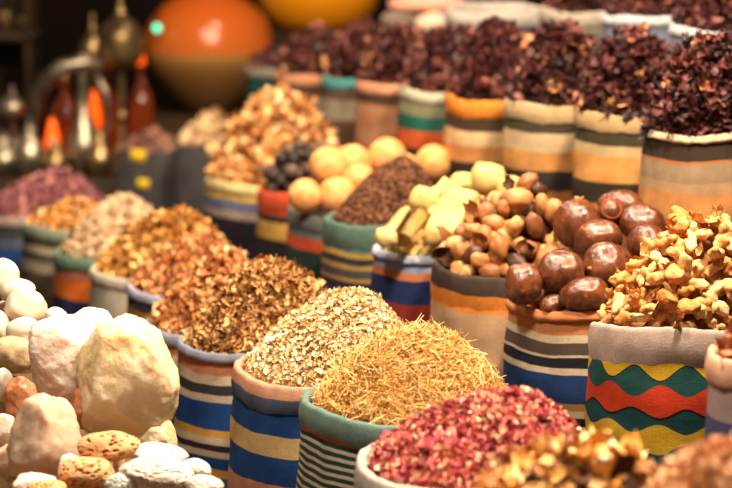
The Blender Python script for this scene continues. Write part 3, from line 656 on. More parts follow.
BN = [  # px, py, w, h, depth, label, cap
    (523, 284, 34, 39, 3.60, 'glossy brown nut hanging furthest left on the striped rim', None),
    (561, 272, 44, 44, 3.61, 'round brown nut with short stalk, just right of the furthest left nut', None),
    (585, 294, 46, 33, 3.58, 'flattened oval brown nut lying at the front rim of its sack', None),
    (608, 265, 47, 44, 3.63, 'large shiny brown nut front centre, above the flat oval nut', 'side'),
    (599, 239, 45, 36, 3.70, 'brown nut with scratched pale fibres in middle of the pile', None),
    (577, 224, 44, 47, 3.76, 'tall brown nut with a dry stalk tuft on top', 'top'),
    (622, 208, 44, 32, 3.84, 'topmost brown nut at the back of the pile', None),
    (611, 212, 24, 26, 3.77, 'small brown nut with a round rusty cut end facing out', 'cut'),
    (643, 224, 48, 36, 3.77, 'broad glossy brown nut at upper right of the pile', None),
    (648, 243, 38, 34, 3.68, 'scuffed brown nut resting against the ginger', None),
    (553, 304, 25, 18, 3.59, 'small rough brown nut tucked low behind the front rim', None),
    (638, 280, 30, 28, 3.66, 'brown nut mostly hidden behind the ginger', None),
    (542, 296, 30, 30, 3.67, 'shadowed brown nut under the left side of the pile', None),
]
P0 = []; R0 = []
for px, py, w, h, Y, lab, cap in BN:
    p = at(px, py, Y + .055); P0.append(p); R0.append((w + h) / 4 * mpp(p))
P0 = np.array([p[:] for p in P0]); R0 = np.array(R0)
P1 = P0.copy()
for _ in range(30):   # let crowded nuts give way mostly in depth
    d = P1[:, None] - P1[None]; L = np.linalg.norm(d, axis=2) + 1e-9; ov = np.maximum((R0[:, None] + R0[None]) * .93 - L, 0); np.fill_diagonal(ov, 0)
    mv = (d / L[..., None] * ov[..., None] * .25).sum(1) * [.25, 1, .25]; P1 += mv
for i, (px, py, w, h, Y, lab, cap) in enumerate(BN):
    p = Vector(P1[i]); s = mpp(p); a, c = w / 2 * s, h / 2 * s
    me = blob('brown_nut', 4, .15, 1.1, i + 60, (a * 1.1, (a + c) / 1.9, c * 1.1), .012, 5)
    # object-space texture wants unit size: keep the mesh at unit scale and scale the object
    for v in me.vertices: v.co = v.co / R0[i]
    o = link('brown_nut', me, m_big, loc=p, rot=(random.uniform(-.25, .25), random.uniform(-.25, .25), 0), scale=(R0[i],) * 3)
    tag(o, lab, 'nut')
    if cap == 'top':
        bm = tube_bm([(0, 0, 0), (.02, 0, .12), (.06, .02, .22)], [.16, .12, .15], 9)
        bm = tube_bm([(.1, 0, 0), (.2, 0, .12), (.32, .02, .2)], [.07, .05, .03], 6, bm)
        link('stalk_tuft', mesh_bm('stalk_tuft', bm), m_cap, o, (.2, -.1, .93))['label'] = 'dry yellowish stalk tuft'
    if cap == 'side':
        bm = tube_bm([(0, 0, 0), (-.08, -.05, .02), (-.16, -.1, -.02)], [.13, .12, .07], 9)
        link('stalk_tuft', mesh_bm('stalk_tuft', bm), m_cap, o, (-.78, -.62, -.2))['label'] = 'dry yellowish stalk tuft'
    if cap == 'cut':
        bm = lathe_bm([(.72, -.5), (.82, -.1), (.86, .1), (.8, .16), (.66, .10), (.4, .04), (.1, .06)], 28)
        c = link('cut_end', mesh_bm('cut_end', bm), m_cut, o, (.05, -.62, .2), (math.radians(78), 0, 0)); c['label'] = 'round rusty cut end'

# cream wax chunks
m_wax = m_plain('cream wax', (208, 172, 92), .5, spec=.35, nscale=9, c2=(218, 194, 132), bump=.25, bscale=25, bdist=.006, sss=.12, sssr=.006)
def slab_mesh(name, sx, sy, sz, seed, bend=.0, e=.28):
    bm = bmesh.new(); bmesh.ops.create_cube(bm, size=2); bmesh.ops.subdivide_edges(bm, edges=bm.edges[:], cuts=5, use_grid_fill=True)
    o = Vector((seed, seed * 2.2, 1))
    for v in bm.verts:
        c = v.co.copy(); n = c.normalized() * 1.25; c = c * (1 - e) + n * e
        f = 1 + .10 * mnoise.noise(c * 1.7 + o) + .03 * mnoise.noise(c * 6 + o)
        c = Vector((c.x * sx, c.y * sy, c.z * sz)) * f; c.z += bend * (c.x / max(sx, 1e-6)) ** 2 * sz
        v.co = c
    return mesh_bm(name, bm)
def roll_mesh(name, r, L, seed):
    """a scraped roll: thick rolled sheet with a spiral end"""
    bm = bmesh.new(); n = 26; k = 8; rows = []
    for j in range(k + 1):
        y = (j / k - .5) * L; row = []
        for i in range(n + 1):
            t = i / n; a = t * 2 * PI * 1.35 + seed; rr = r * (1 - .42 * t) * (1 + .06 * math.sin(j + seed) + .05 * mnoise.noise((t * 5, j * .7, seed)))
            row.append(bm.verts.new((rr * math.cos(a), y, rr * math.sin(a))))
        rows.append(row)
    for a, b in zip(rows, rows[1:]):
        for i in range(n): bm.faces.new((a[i], a[i + 1], b[i + 1], b[i]))
    r_ = bmesh.ops.solidify(bm, geom=bm.faces[:], thickness=r * .22)
    bmesh.ops.recalc_face_normals(bm, faces=bm.faces[:])
    return mesh_bm(name, bm)
mB4 = Mound(B4, .115, (.35, .25), 1.3, -.014, .93, .004, 46); bed(B4, mB4, m_bedp)
cm = [slab_mesh('wax_chunk', 1, random.uniform(.6, .9), random.uniform(.55, .8), i) for i in range(6)]
for me in cm: me.materials.append(m_wax)
scatter_things('wax_chunk', cm, mB4, poisson(900, .26, .93), .0150, 1, 'small cream-coloured wax chunk in the lavender-lipped navy sack', 'wax chunk', 'small wax chunks in the navy sack', .010, .2)
CH = [ # px, py, Y, kind, (w,h px), rotation(x,y,z) deg, label
    (452, 212, 4.12, 's', (17, 27, 5), (46, 6, -34), 'large flat slab of cream wax leaning at the centre of its heap'),
    (477, 222, 4.12, 's', (15, 25, 5), (50, 26, -36), 'broad cream wax slab leaning right of the large flat slab'),
    (411, 226, 4.10, 'r', (11, 46), (30, 10, -24), 'long rolled cylinder of cream wax standing at the left front'),
    (399, 222, 4.13, 'r', (9, 38), (34, 10, -34), 'thinner cream wax roll leaning behind the long roll'),
    (442, 192, 4.20, 'r', (10, 38), (16, -24, -62), 'cream wax roll with hollow end lying on top left'),
    (424, 200, 4.18, 'b', (13, 11, 11), (20, 30, 10), 'small cream wax lump beneath the hollow-ended roll'),
    (488, 177, 4.28, 'b', (15, 13, 12), (10, 10, 0), 'rounded cream wax lump on the very top of the heap'),
    (438, 235, 4.08, 'b', (12, 10, 11), (25, 12, 20), 'squarish cream wax chunk at the front below the big slab'),
    (387, 237, 4.08, 'b', (11, 9, 8), (10, 0, 0), 'cream wax knob at the left front rim'),
    (501, 205, 4.15, 'b', (13, 11, 11), (0, 20, 30), 'cream wax lump beside the nutmeg heap'),
    (531, 191, 4.20, 'b', (12, 9, 9), (0, 25, 60), 'oval cream wax lump furthest right behind the nutmegs'),
    (508, 187, 4.27, 'b', (12, 9, 10), (0, 0, 30), 'cream wax lump right of the rounded top lump'),
    (466, 184, 4.30, 'b', (14, 10, 10), (0, 10, 0), 'cream wax lump behind the large flat slab'),
]
for i, (px, py, Y, kd, dm, rt, lab) in enumerate(CH):
    p = at(px, py, Y); s = mpp(p)
    if kd == 'r': me = roll_mesh('wax_roll', dm[0] * s, dm[1] * s, i)
    else: me = slab_mesh('wax_chunk', dm[0] * s, dm[1] * s, dm[2] * s, i + 20, 0, .12 if kd == 's' else .7)
    tag(link('wax_roll' if kd == 'r' else 'wax_chunk', me, m_wax, loc=p, rot=[math.radians(x) for x in rt]), lab, 'wax chunk')

# yellow balls
m_ball = m_plain('smooth yellow ball', (212, 138, 70), .5, spec=.35, nscale=2, c2=(226, 172, 112), bump=.1, bscale=30)
BL = [(305, 196, 16, 4.70, 'yellow ball at the left front rim of the grey sack'), (337, 196, 18, 4.70, 'yellow ball at the front, right of the leftmost ball'), (328, 166, 18, 4.78, 'yellow ball high on the left of the pile'), (353, 163, 17, 4.82, 'yellow ball between the two highest balls'),
      (359, 181, 16, 4.74, 'pale yellow ball in the middle below the high ones'), (387, 157, 18, 4.84, 'highest yellow ball, right of the pile centre'), (382, 186, 15, 4.76, 'yellow ball half sunk behind the brown crumbs'), (404, 168, 14, 4.86, 'small yellow ball right of the highest ball'), (433, 163, 17, 4.92, 'pink-tinged ball alone beyond the brown crumb heap')]
mB6 = Mound(B6, .05, (0, .1), 1.3, -.03, .93, .002, 47); bed(B6, mB6, m_bed)
for i, (px, py, r, Y, lab) in enumerate(BL):
    p = at(px, py, Y); me = blob('yellow_ball', 4, .05, 1.2, i + 90)
    o = link('yellow_ball', me, m_ball, loc=p, scale=(r * 1.08 * mpp(p),) * 3, rot=(i, i * 2, 0)); tag(o, lab, 'ball')

# foreground heaps at the bottom right
E1 = sack('low sack at the bottom edge heaped with blurred amber and brown flakes', 578, 517, 236, 2.55, 0, [(.4, (170, 140, 110))], cuff=.03)
E2 = sack('low sack in the bottom right corner heaped with pale peach flakes', 716, 506, 168, 2.30, 0, [(.4, (190, 150, 120))], cuff=.03)
m_fl = m_pieces('amber flake', [(0, (70, 40, 18)), (.15, (150, 92, 34)), (.4, (214, 146, 64)), (.7, (238, 190, 122)), (1, (248, 220, 178))], .6, .3, True, 60)
fm = []
for i in range(8):
    V, F = (t_curl(2.2, .6, .34, 8) if i % 2 else t_petal(1.0, 6, .05)); me = mesh_np('dried_flake', V, F); me.materials.append(m_fl); fm.append(me)
mE1 = Mound(E1, .068, (.1, .1), 2.4, -.006, .98, .006, 48)
bed(E1, mE1, m_bed)
FL = 'amber-brown curled dried flake in the blurred heap at the bottom edge'
scatter_things('dried_flake', fm, mE1, front(poisson(1500, .125, .97), .55), .026, .6, FL, 'dried flake', 'amber flakes at the bottom edge', .006)
scatter_things('dried_flake', fm, mE1, front(poisson(700, .17, .95), .55), .027, .7, FL, 'dried flake', 'amber flakes at the bottom edge', .014)
mE2 = Mound(E2, .06, (.1, .1), 2.2, -.006, 1, .004, 49)
heap('peach_flake_heap', 'pale peach dried flakes heaped in the bottom right corner', 'dried flakes', mE2, m_pieces('peach flakes', [(0, (176, 112, 74)), (.3, (220, 160, 114)), (.7, (242, 200, 158)), (1, (252, 228, 196))], .65), [
    dict(q=disc(2600), templates=petal, size=.011, tilt=.8, lift=(0, .005)), dict(q=disc(900), templates=strand, size=.018, tilt=.6, lift=(0, .005))], .3)

# ---- white stones, crystals and pumice on a low stepped stand at the left
m_stand = m_plain('worn wood stand', (128, 96, 66), .7, nscale=10, c2=(98, 70, 46), bump=.3)
def stand(name, x0, x1, y0, y1, z1, label):
    return tag(link(name, mesh_bm(name, box_bm(x1 - x0, y1 - y0, z1, .006, 2, ((x0 + x1) / 2, (y0 + y1) / 2, z1 / 2))), m_stand), label, 'stand')
stand('wooden_block', -.70, -.215, 2.92, 3.16, .315, 'brown wooden block under the pumice stones')
stand('wooden_block', -.72, -.29, 3.2, 3.42, .36, 'brown wooden block under the big crystals')
stand('wooden_block', -.80, -.44, 3.45, 3.75, .43, 'brown wooden block under the round white stones')
m_cryst = m_plain('white crystal', (232, 208, 190), .4, spec=.5, nscale=7, c2=(244, 230, 218), bump=.8, bscale=40, bdist=.008, sss=.5, sssr=.03)
m_crysty = m_plain('yellowish crystal', (232, 206, 146), .42, spec=.5, nscale=9, c2=(240, 224, 196), bump=.8, bscale=40, bdist=.008, sss=.5, sssr=.03)
m_crystg = m_plain('greyish clear crystal', (196, 164, 138), .35, spec=.5, nscale=8, c2=(218, 192, 170), bump=.4, bscale=50, bdist=.004, sss=.5, sssr=.03)
m_amber = m_plain('reddish crystal', (166, 96, 58), .4, spec=.5, nscale=8, c2=(206, 140, 100), bump=.4, bscale=50, bdist=.004, sss=.3, sssr=.02)
def rock(px, py, w, h, Y, seed, mat, lab, dep=.8, rot=(0, 0, 0), npts=9, name='crystal_block', cat='crystal'):
    p = at(px, py, Y); s = mpp(p); me = crag(name, seed, (1, dep, h / w), npts)
    for v in me.vertices: v.co *= w / 2 * s
    return tag(link(name, me, mat, loc=p, rot=rot), lab, cat)
rock(67, 360, 88, 96, 3.36, 43, m_cryst, 'bright white crystal block with pinkish underside, left of the yellowish one')
big = rock(126, 382, 112, 140, 3.30, 41, m_crysty, 'largest crystal block, white with yellowish lower half', .75, (0, .1, 0), npts=7)
hz = max(v.co.z for v in big.data.vertices)
for v in big.data.vertices:
    t = v.co.z / hz; v.co.x = v.co.x * (1 - .24 * max(t, 0)) - .012 * t
rock(92, 336, 58, 58, 3.48, 7, m_cryst, 'beige-topped crystal lump peeking over the two large crystals')
rock(47, 442, 78, 98, 3.17, 53, m_crystg, 'greyish translucent crystal block in front at left', .8, (0, .25, .5), 12)
rock(70, 470, 28, 34, 3.12, 13, m_cryst, 'small clear white crystal beside the tan pumice')
rock(36, 484, 48, 22, 3.05, 17, m_cryst, 'pinkish-white crystal at the bottom edge')
rock(21, 402, 34, 54, 3.26, 19, m_amber, 'reddish-brown crystal between the white stones and grey crystal')
rock(8, 462, 34, 40, 3.2, 61, m_crystg, 'small greyish crystal at the left edge beside the larger grey crystal')
rock(4, 430, 26, 34, 3.24, 23, m_cryst, 'small white crystal at the left edge')
rock(88, 408, 40, 46, 3.30, 29, m_amber, 'amber crystal wedged between the three large crystals')
rock(119, 469, 13, 34, 3.13, 31, m_crystg, 'clear shard standing between the pumice stones', npts=12)
rock(150, 440, 60, 44, 3.3, 37, m_crysty, 'yellowish crystal under the largest block')
m_ws = m_plain('chalky white stone', (216, 196, 172), .6, spec=.35, nscale=14, c2=(232, 216, 196), bump=.25, bscale=50, bdist=.004)
m_gs = m_plain('mottled beige stone', (206, 182, 146), .8, nscale=60, c2=(156, 132, 100), bump=.6, bscale=90, bdist=.004)
def stone(px, py, w, h, Y, seed, mat, lab, name='white_stone', dep=.85):
    p = at(px, py, Y); s = mpp(p); me = blob(name, 4, .16, 1.2, seed, (w / 2 * s, w / 2 * s * dep, h / 2 * s), .015, 7)
    return tag(link(name, me, mat, loc=p, rot=(0, random.uniform(-.15, .15), random.uniform(-.4, .4))), lab, 'stone')
for a in [(26, 308, 43, 38, 3.52, 1, m_ws, 'large smooth white stone, rightmost of the round stones'), (24, 333, 38, 33, 3.46, 2, m_ws, 'smooth white stone below the largest one'), (56, 317, 22, 19, 3.5, 3, m_ws, 'small pale stone between round stones and crystals'),
          (16, 291, 38, 26, 3.58, 4, m_ws, 'flat white stone near the top of the pile'), (3, 276, 34, 34, 3.62, 5, m_ws, 'topmost white stone at the left edge'), (-4, 330, 28, 40, 3.5, 6, m_ws, 'white stone cut by the left edge'), (12, 354, 46, 38, 3.44, 7, m_gs, 'mottled beige stone under the white stones'), (3, 385, 22, 34, 3.36, 8, m_ws, 'creamy stone at the left edge below the beige one'), (7, 410, 34, 30, 3.38, 9, m_gs, 'beige stone beneath the creamy stone at the left edge'), (44, 350, 30, 30, 3.52, 10, m_gs, 'beige stone wedged behind the bright crystal'), (10, 316, 40, 34, 3.62, 11, m_ws, 'white stone at the back, half hidden under the flat one')]:
    stone(*a)
def m_pum(name, a, b_, c):
    m, nt, b = new_mat(name); tc = N(nt, 'ShaderNodeTexCoord'); vo = N(nt, 'ShaderNodeTexVoronoi'); vo.inputs['Scale'].default_value = 260
    nz = N(nt, 'ShaderNodeTexNoise'); nz.inputs['Scale'].default_value = 30; nz.inputs['Detail'].default_value = 6
    for n in (vo, nz): nt.links.new(tc.outputs['Object'], n.inputs['Vector'])
    r = ramp(nt, [(.3, a), (.7, b_)]); nt.links.new(nz.outputs['Fac'], r.inputs[0]); nt.links.new(r.outputs[0], b.inputs['Base Color']); b.inputs['Roughness'].default_value = .9
    add_bump(nt, b, math_n(nt, 'MINIMUM', vo.outputs['Distance'], .5), .8, .002); return m
m_pt = m_pum('tan pumice', (206, 148, 100), (224, 174, 126), 1); m_pw = m_pum('white pumice', (214, 192, 178), (228, 212, 202), 1); m_pb = m_pum('bluish white pumice', (196, 198, 188), (216, 214, 204), 1)
def pumice(px, py, w, h, Y, seed, mat, lab, rot=(0, 0, 0), depth=.12, cell=3):
    p = at(px, py, Y); s = mpp(p); me = pitted('pumice_stone', seed, (w / 2 * s, w / 2 * s * .8, h / 2 * s), depth, cell)
    return tag(link('pumice_stone', me, mat, loc=p, rot=rot), lab, 'pumice stone')
pumice(108, 446, 62, 30, 3.10, 1, m_pt, 'tan pitted pumice stone, upper one resting on the lower', (0, -.06, 0), .15)
pumice(86, 474, 56, 36, 3.06, 2, m_pt, 'tan pitted pumice stone, lower one at the bottom edge', (0, .05, .3), .15)
pumice(156, 475, 74, 38, 3.04, 3, m_pw, 'large white pumice with fine pits at the bottom edge', (0, .08, .2), .05, 9)
pumice(158, 455, 58, 24, 3.14, 4, m_pb, 'bluish-white flat pumice behind the large white one', (0, .08, 0), .02, 4)
pumice(196, 470, 32, 22, 3.10, 5, m_pb, 'cream pumice beside the striped sack', (0, .3, 0), .02, 4)
pumice(204, 486, 38, 22, 3.02, 6, m_pw, 'white pumice at the lower right of the stones', (0, .1, 0), .04, 6)
pumice(121, 484, 34, 24, 3.02, 7, m_pb, 'greyish pumice tucked between tan and white pumice', (0, -.3, 0), .04, 6)
pumice(46, 490, 44, 20, 3.02, 8, m_pt, 'tan pumice half below the bottom edge', (0, 0, 0))

# ---- dim back of the stall
m_brass = m_plain('aged brass', (196, 164, 118), .35, metal=.9, nscale=12, c2=(96, 78, 52))
m_silver = m_plain('tarnished silver', (200, 186, 164), .35, metal=.9, nscale=14, c2=(110, 98, 84))
m_cab = m_plain('old cabinet wood', (64, 42, 24), .6, nscale=10, c2=(40, 26, 14), bump=.3)
def glaze(name, bands):
    m, nt, b = new_mat(name); sv = N(nt, 'ShaderNodeTexCoord'); sp = N(nt, 'ShaderNodeSeparateXYZ'); nt.links.new(sv.outputs['Object'], sp.inputs[0])
    mr = N(nt, 'ShaderNodeMapRange'); nt.links.new(sp.outputs[2], mr.inputs[0]); mr.inputs[1].default_value = 0; mr.inputs[2].default_value = 1
    r = ramp(nt, bands); nt.links.new(mr.outputs[0], r.inputs[0]); nt.links.new(r.outputs[0], b.inputs['Base Color']); b.inputs['Roughness'].default_value = .22; b.inputs['Specular IOR Level'].default_value = .5; return m
def counter(name, x0, x1, y0, y1, z1, label, cat='counter'):
    return tag(link(name, mesh_bm(name, box_bm(x1 - x0, y1 - y0, z1, .008, 2, ((x0 + x1) / 2, (y0 + y1) / 2, z1 / 2))), m_cab), label, cat)
cz = at(100, 172, 6.95).z
counter('back_counter', -1.55, -.36, 6.75, 7.25, cz, 'dark wooden counter at the back left carrying brass ware')
pj = at(209, 112, 7.6); s = mpp(pj)
counter('dark_plinth', -.82, -.12, 7.3, 7.9, pj.z, 'dark plinth behind the sacks under the orange jar', 'plinth')
ja = empty('glazed_jar', pj); tag(ja, 'big round glazed jar, orange above and tan below, in the dim background', 'jar')
R = 64 * s; Hj = 126 * s
prof = [(R * .28, 0), (R * .36, .01), (R * .62, Hj * .16), (R * .88, Hj * .33), (R * .99, Hj * .46), (R, Hj * .56), (R * .93, Hj * .70), (R * .74, Hj * .83), (R * .48, Hj * .92), (R * .28, Hj * .96)]
def smooth_prof(p, n=4):
    out = []
    for i in range(len(p) - 1):
        p0, p1, p2, p3 = p[max(i - 1, 0)], p[i], p[i + 1], p[min(i + 2, len(p) - 1)]
        for k in range(n):
            t = k / n; out.append(tuple(.5 * (2 * p1[j] + (p2[j] - p0[j]) * t + (2 * p0[j] - 5 * p1[j] + 4 * p2[j] - p3[j]) * t * t + (3 * p1[j] - p0[j] - 3 * p2[j] + p3[j]) * t ** 3) for j in (0, 1)))
    return out + [p[-1]]
zz = Hj
lathe('body', smooth_prof(prof), glaze('two-tone glaze with shade', [(0, (84, 60, 34)), (.40 * zz, (150, 108, 58)), (.47 * zz, (186, 132, 72)), (.52 * zz, (206, 104, 38)), (.95 * zz, (196, 88, 24))]), ja, (0, 0, 0), 64)  # shade from overhead light put into the tan, darker towards the base
lathe('neck', [(R * .29, Hj * .94), (R * .24, Hj * .99), (R * .24, Hj * 1.06), (R * .33, Hj * 1.12), (R * .22, Hj * 1.12)], m_plain('dark neck', (70, 36, 18), .5), ja, (0, 0, 0))
pb = at(318, 27, 8.35); s = mpp(pb)
counter('tall_dark_plinth', -.45, .12, 8.1, 8.6, pb.z, 'tall dark plinth at the back under the yellow bowl', 'plinth')
bo = empty('yellow_bowl', pb); tag(bo, 'round amber-yellow glazed bowl at the top edge in the background', 'bowl')
R = 60 * s
lathe('body', smooth_prof([(R * .62, 0), (R * .8, .02), (R * .97, R * .34), (R, R * .6), (R * .93, R * .95), (R * .9, R * 1.0), (R * .86, R * .94), (R * .9, R * .6), (R * .5, R * .2)]), glaze('amber glaze', [(0, (244, 150, 16)), (1, (250, 170, 30))]), bo, (0, 0, 0), 64)
lathe('foot', [(R * .55, -.0), (R * .6, .012), (R * .58, .02)], m_plain('bowl foot', (180, 100, 20), .4), bo)
# brass lamp stand
def pot_stand(px, Y, base_y, top_y, bw, label, name='brass_lamp_stand', mat=None):
    p = at(px, base_y, Y); p.z = cz; s = mpp(p); H = at(px, top_y, Y).z - cz; r = bw * s / 2
    e = empty(name, p); tag(e, label, 'lamp stand')
    lathe('base', smooth_prof([(r * .8, 0), (r * .85, .01), (r * .5, .03), (r * .22, .08)]), mat, e)
    lathe('pole', smooth_prof([(r * .2, .06), (r * .14, H * .3), (r * .22, H * .34), (r * .14, H * .4), (r * .16, H * .64), (r * .3, H * .66)]), mat, e)
    lathe('bulb_dome', smooth_prof([(r * .3, H * .64), (r * .85, H * .68), (r, H * .78), (r * .92, H * .86), (r * .5, H * .93), (r * .2, H * .95)]), mat, e)
    lathe('finial', smooth_prof([(r * .18, H * .94), (r * .28, H * .97), (r * .1, H * 1.02), (r * .12, H * 1.06), (r * .02, H * 1.1)]), mat, e)
    return e
pot_stand(123, 6.95, 172, 8, 46, 'tall brass lamp stand with onion dome, left of the orange jar', mat=m_brass)
pot_stand(95, 7.1, 172, 26, 26, 'slim brass lamp stand just left of the onion-domed one', mat=m_brass)
pot_stand(14, 7.05, 172, 92, 30, 'short brass lamp stand at the far left of the counter', mat=m_silver)
# ewer with curved spout
p = at(84, 172, 6.9); p.z = cz; s = mpp(p)
ew = empty('curved_spout_ewer', p); tag(ew, 'tarnished ewer with long curved spout arching left above the counter', 'ewer')
lathe('body', smooth_prof([(.03, 0), (.035, .01), (.05, .05), (.052, .09), (.035, .15), (.018, .2), (.016, 110 * s), (.026, 116 * s), (.02, 120 * s)]), m_silver, ew)
sp = [(20 * s, 0, 108 * s), (2 * s, -.01, 112 * s), (-18 * s, -.02, 108 * s), (-34 * s, -.02, 96 * s), (-44 * s, -.02, 78 * s), (-48 * s, -.02, 58 * s), (-54 * s, -.02, 40 * s)]
link('spout', mesh_bm('spout', tube_bm([(x, y, z) for x, y, z in sp], [.016, .022, .024, .024, .022, .018, .014], 14)), m_silver, ew)
hd = [(14 * s, 0, 100 * s), (24 * s, 0, 80 * s), (26 * s, 0, 50 * s), (14 * s, 0, 22 * s)]
link('handle', mesh_bm('handle', tube_bm(hd, .007, 10)), m_silver, ew)
# smaller pots
def pot(px, top, w, Y, label, mat, name='metal_pot'):
    p = at(px, 172, Y); p.z = cz; s = mpp(p); H = at(px, top, Y).z - cz; r = w * s / 2
    e = empty(name, p); tag(e, label, 'pot')
    lathe('body', smooth_prof([(r * .6, 0), (r * .7, .005), (r, H * .3), (r * .9, H * .5), (r * .45, H * .68), (r * .4, H * .74)]), mat, e)
    lathe('lid', smooth_prof([(r * .46, H * .73), (r * .42, H * .8), (r * .12, H * .9), (r * .14, H * .95), (r * .02, H)]), mat, e)
    link('spout', mesh_bm('spout', tube_bm([(r * .8, 0, H * .3), (r * 1.25, 0, H * .5), (r * 1.45, 0, H * .72)], [r * .16, r * .12, r * .08], 10)), mat, e)
    link('handle', mesh_bm('handle', tube_bm([(-r * .4, 0, H * .66), (-r * 1.1, 0, H * .62), (-r * 1.3, 0, H * .4), (-r * .9, 0, H * .25)], r * .07, 8)), mat, e)
pot(30, 118, 34, 6.84, 'squat silver pot with spout at the counter front, left end', m_silver)
pot(4, 130, 34, 6.86, 'silver pot at the left edge of the picture', m_silver)
pot(56, 138, 24, 6.84, 'small brass pot under the curved spout', m_brass)
pot(100, 128, 28, 6.84, 'brass pot before the tall lamp stand', m_brass)
# orange reflections put in as glowing glass shapes, no real lamps
m_glow = m_plain('painted orange glow', (255, 92, 10), .25, spec=.5, emit=1.1)
m_dg = m_plain('dark amber glass', (110, 44, 14), .15, spec=.6)
for px, base, top, w, Y, lab in [(53, 165, 118, 15, 6.98, 'painted orange glow standing in for a reflection, lowest and furthest left'), (80, 148, 108, 15, 7.05, 'painted orange glow standing in for a reflection, between two others on the counter'), (95, 135, 90, 13, 7.02, 'painted orange glow standing in for a reflection, nearest the tall lamp stand')]:
    p = at(px, base, Y); s = mpp(p); H = (base - top) * s; r = w * s / 2; e = empty('orange_reflection_glow', (p.x, p.y, cz)); tag(e, lab, 'lamp'); dz = p.z - cz
    lathe('glow_stem', [(r * 1.1, 0), (r * .9, .01), (r * .35, .03), (r * .35, max(dz - .005, .04)), (r * .7, max(dz, .05))], m_dg, e)
    lathe('glow_glass', smooth_prof([(r * .5, dz), (r * .95, dz + H * .2), (r, dz + H * .45), (r * .7, dz + H * .75), (r * .3, dz + H)]), m_glow, e)
for px, top, w, Y, lab in [(66, 72, 34, 7.12, 'dark amber glass bottle behind the curved spout'), (108, 62, 30, 7.16, 'dark amber glass bottle behind the tall lamp stand'), (142, 52, 26, 7.1, 'dark amber glass bottle between lamp stand and orange jar')]:
    p = at(px, 172, Y); s = mpp(p); H = at(px, top, Y).z - cz; r = w * s / 2; e = empty('amber_bottle', (p.x, p.y, cz)); tag(e, lab, 'bottle')
    lathe('body', smooth_prof([(r * .8, 0), (r, .02), (r, H * .5), (r * .7, H * .65), (r * .3, H * .75), (r * .28, H * .9)]), m_dg, e)
    lathe('stopper', smooth_prof([(r * .3, H * .89), (r * .36, H * .92), (r * .3, H * .97), (r * .05, H)]), m_glow if px == 142 else m_brass, e)  # the glowing stopper stands for one more orange reflection
p = at(157, 28, 7.4); s = mpp(p)
e = empty('teal_lamp', p); tag(e, 'tiny glowing teal lamp beside the orange jar', 'lamp')
link('lamp_bulb', mesh_bm('lamp_bulb', lathe_bm([(.004, -.012), (.011, -.006), (.012, .002), (.007, .011), (.001, .013)], 16)), m_plain('teal light', (50, 215, 165), .4, emit=2.5), e)
link('lamp_cord', mesh_bm('lamp_cord', tube_bm([(0, 0, .012), (0, 0, .3), (0, .03, .9)], .003, 6)), m_plain('black cord', (16, 14, 12), .6), e)
# cabinet at far left
cb = empty('wall_cabinet', at(-6, 100, 7.7)); cb.location.z = 0; tag(cb, 'dark wooden open cabinet at the top left', 'cabinet')
s = .0034; zt = at(10, 34, 7.7).z
for nm, b in (('side_panel', box_bm(.02, .3, 1.5, .003, 1, (.13, 0, .75))), ('shelf', box_bm(.3, .3, .025, .003, 1, (0, 0, zt))), ('back_panel', box_bm(.3, .02, 1.5, .003, 1, (-.02, .15, .75)))):
    link(nm, mesh_bm(nm, b), m_cab, cb)
def cup(px, Y, w, h, lab):
    p = at(px, 30, Y); p.z = zt + .0125; s = mpp(p); r = w * s / 2; H = h * s
    e = lathe('metal_cup', smooth_prof([(r * .5, 0), (r * .6, .005), (r * .9, H * .5), (r, H), (r * .9, H), (r * .7, H * .4), (r * .2, H * .2)]), m_brass, None, p); tag(e, lab, 'cup')
cup(22, 7.62, 14, 14, 'brass cup at the right end of the cabinet shelf'); cup(6, 7.62, 14, 18, 'brass cup further left on the cabinet shelf')
# dark crates with price tags behind the pale florets
m_crate = m_plain('dark grey crate', (58, 54, 56), .7, nscale=20, c2=(42, 38, 40), bump=.2)
m_tag = m_plain('yellow card', (236, 196, 40), .6)
def crate(x0px, x1px, toppx, Y, lab, stops, clab, cname, tags):
    p0 = at(x0px, toppx, Y); p1 = at(x1px, toppx, Y); w = p1.x - p0.x; zt_ = p0.z; zb = 0.
    root = empty('dark_crate', ((p0.x + p1.x) / 2, Y + .11, 0)); tag(root, lab, 'crate', 'crates by the brass counter')
    t = .012
    for b in ((w, t, (0, -.11, zt_ / 2)), (w, t, (0, .11, zt_ / 2)), (t, .22 - t * 1.2, (-w / 2 + t / 2, 0, zt_ / 2)), (t, .22 - t * 1.2, (w / 2 - t / 2, 0, zt_ / 2))):
        link('side_board', mesh_bm('side_board', box_bm(b[0], b[1], zt_, .003, 1, b[2])), m_crate, root)
    link('inner_tray', mesh_bm('inner_tray', box_bm(w - 2 * t, .2, .01, 0, 1, (0, 0, zt_ - .03))), m_crate, root)
    sk = Sack(); sk.x, sk.y, sk.z = root.location.x, Y + .11, zt_ - .012; sk.R = min(w / 2 - .016, .095); sk.slope = 0
    mm = Mound(sk, .085 if x0px > 150 else .055, (.1, .2), 1.5, -.008, 1, .006, int(x0px))
    heap(cname, clab, 'dried goods', mm, m_pieces(cname, stops, .7), [dict(q=disc(380), templates=strips + chunk, size=.030, tilt=.8, lift=(0, .012))], .3)
    for px, py, w_ in tags:
        q = at(px, py, Y - .01); ss = mpp(q)
        tg = link('price_tag', mesh_bm('price_tag', box_bm(w_ * ss, .002, w_ * .8 * ss, 0)), m_tag, root, (q.x - root.location.x, -.11 - .009, q.z), (0, .1, 0)); tg['label'] = 'blank yellow card on the crate front'
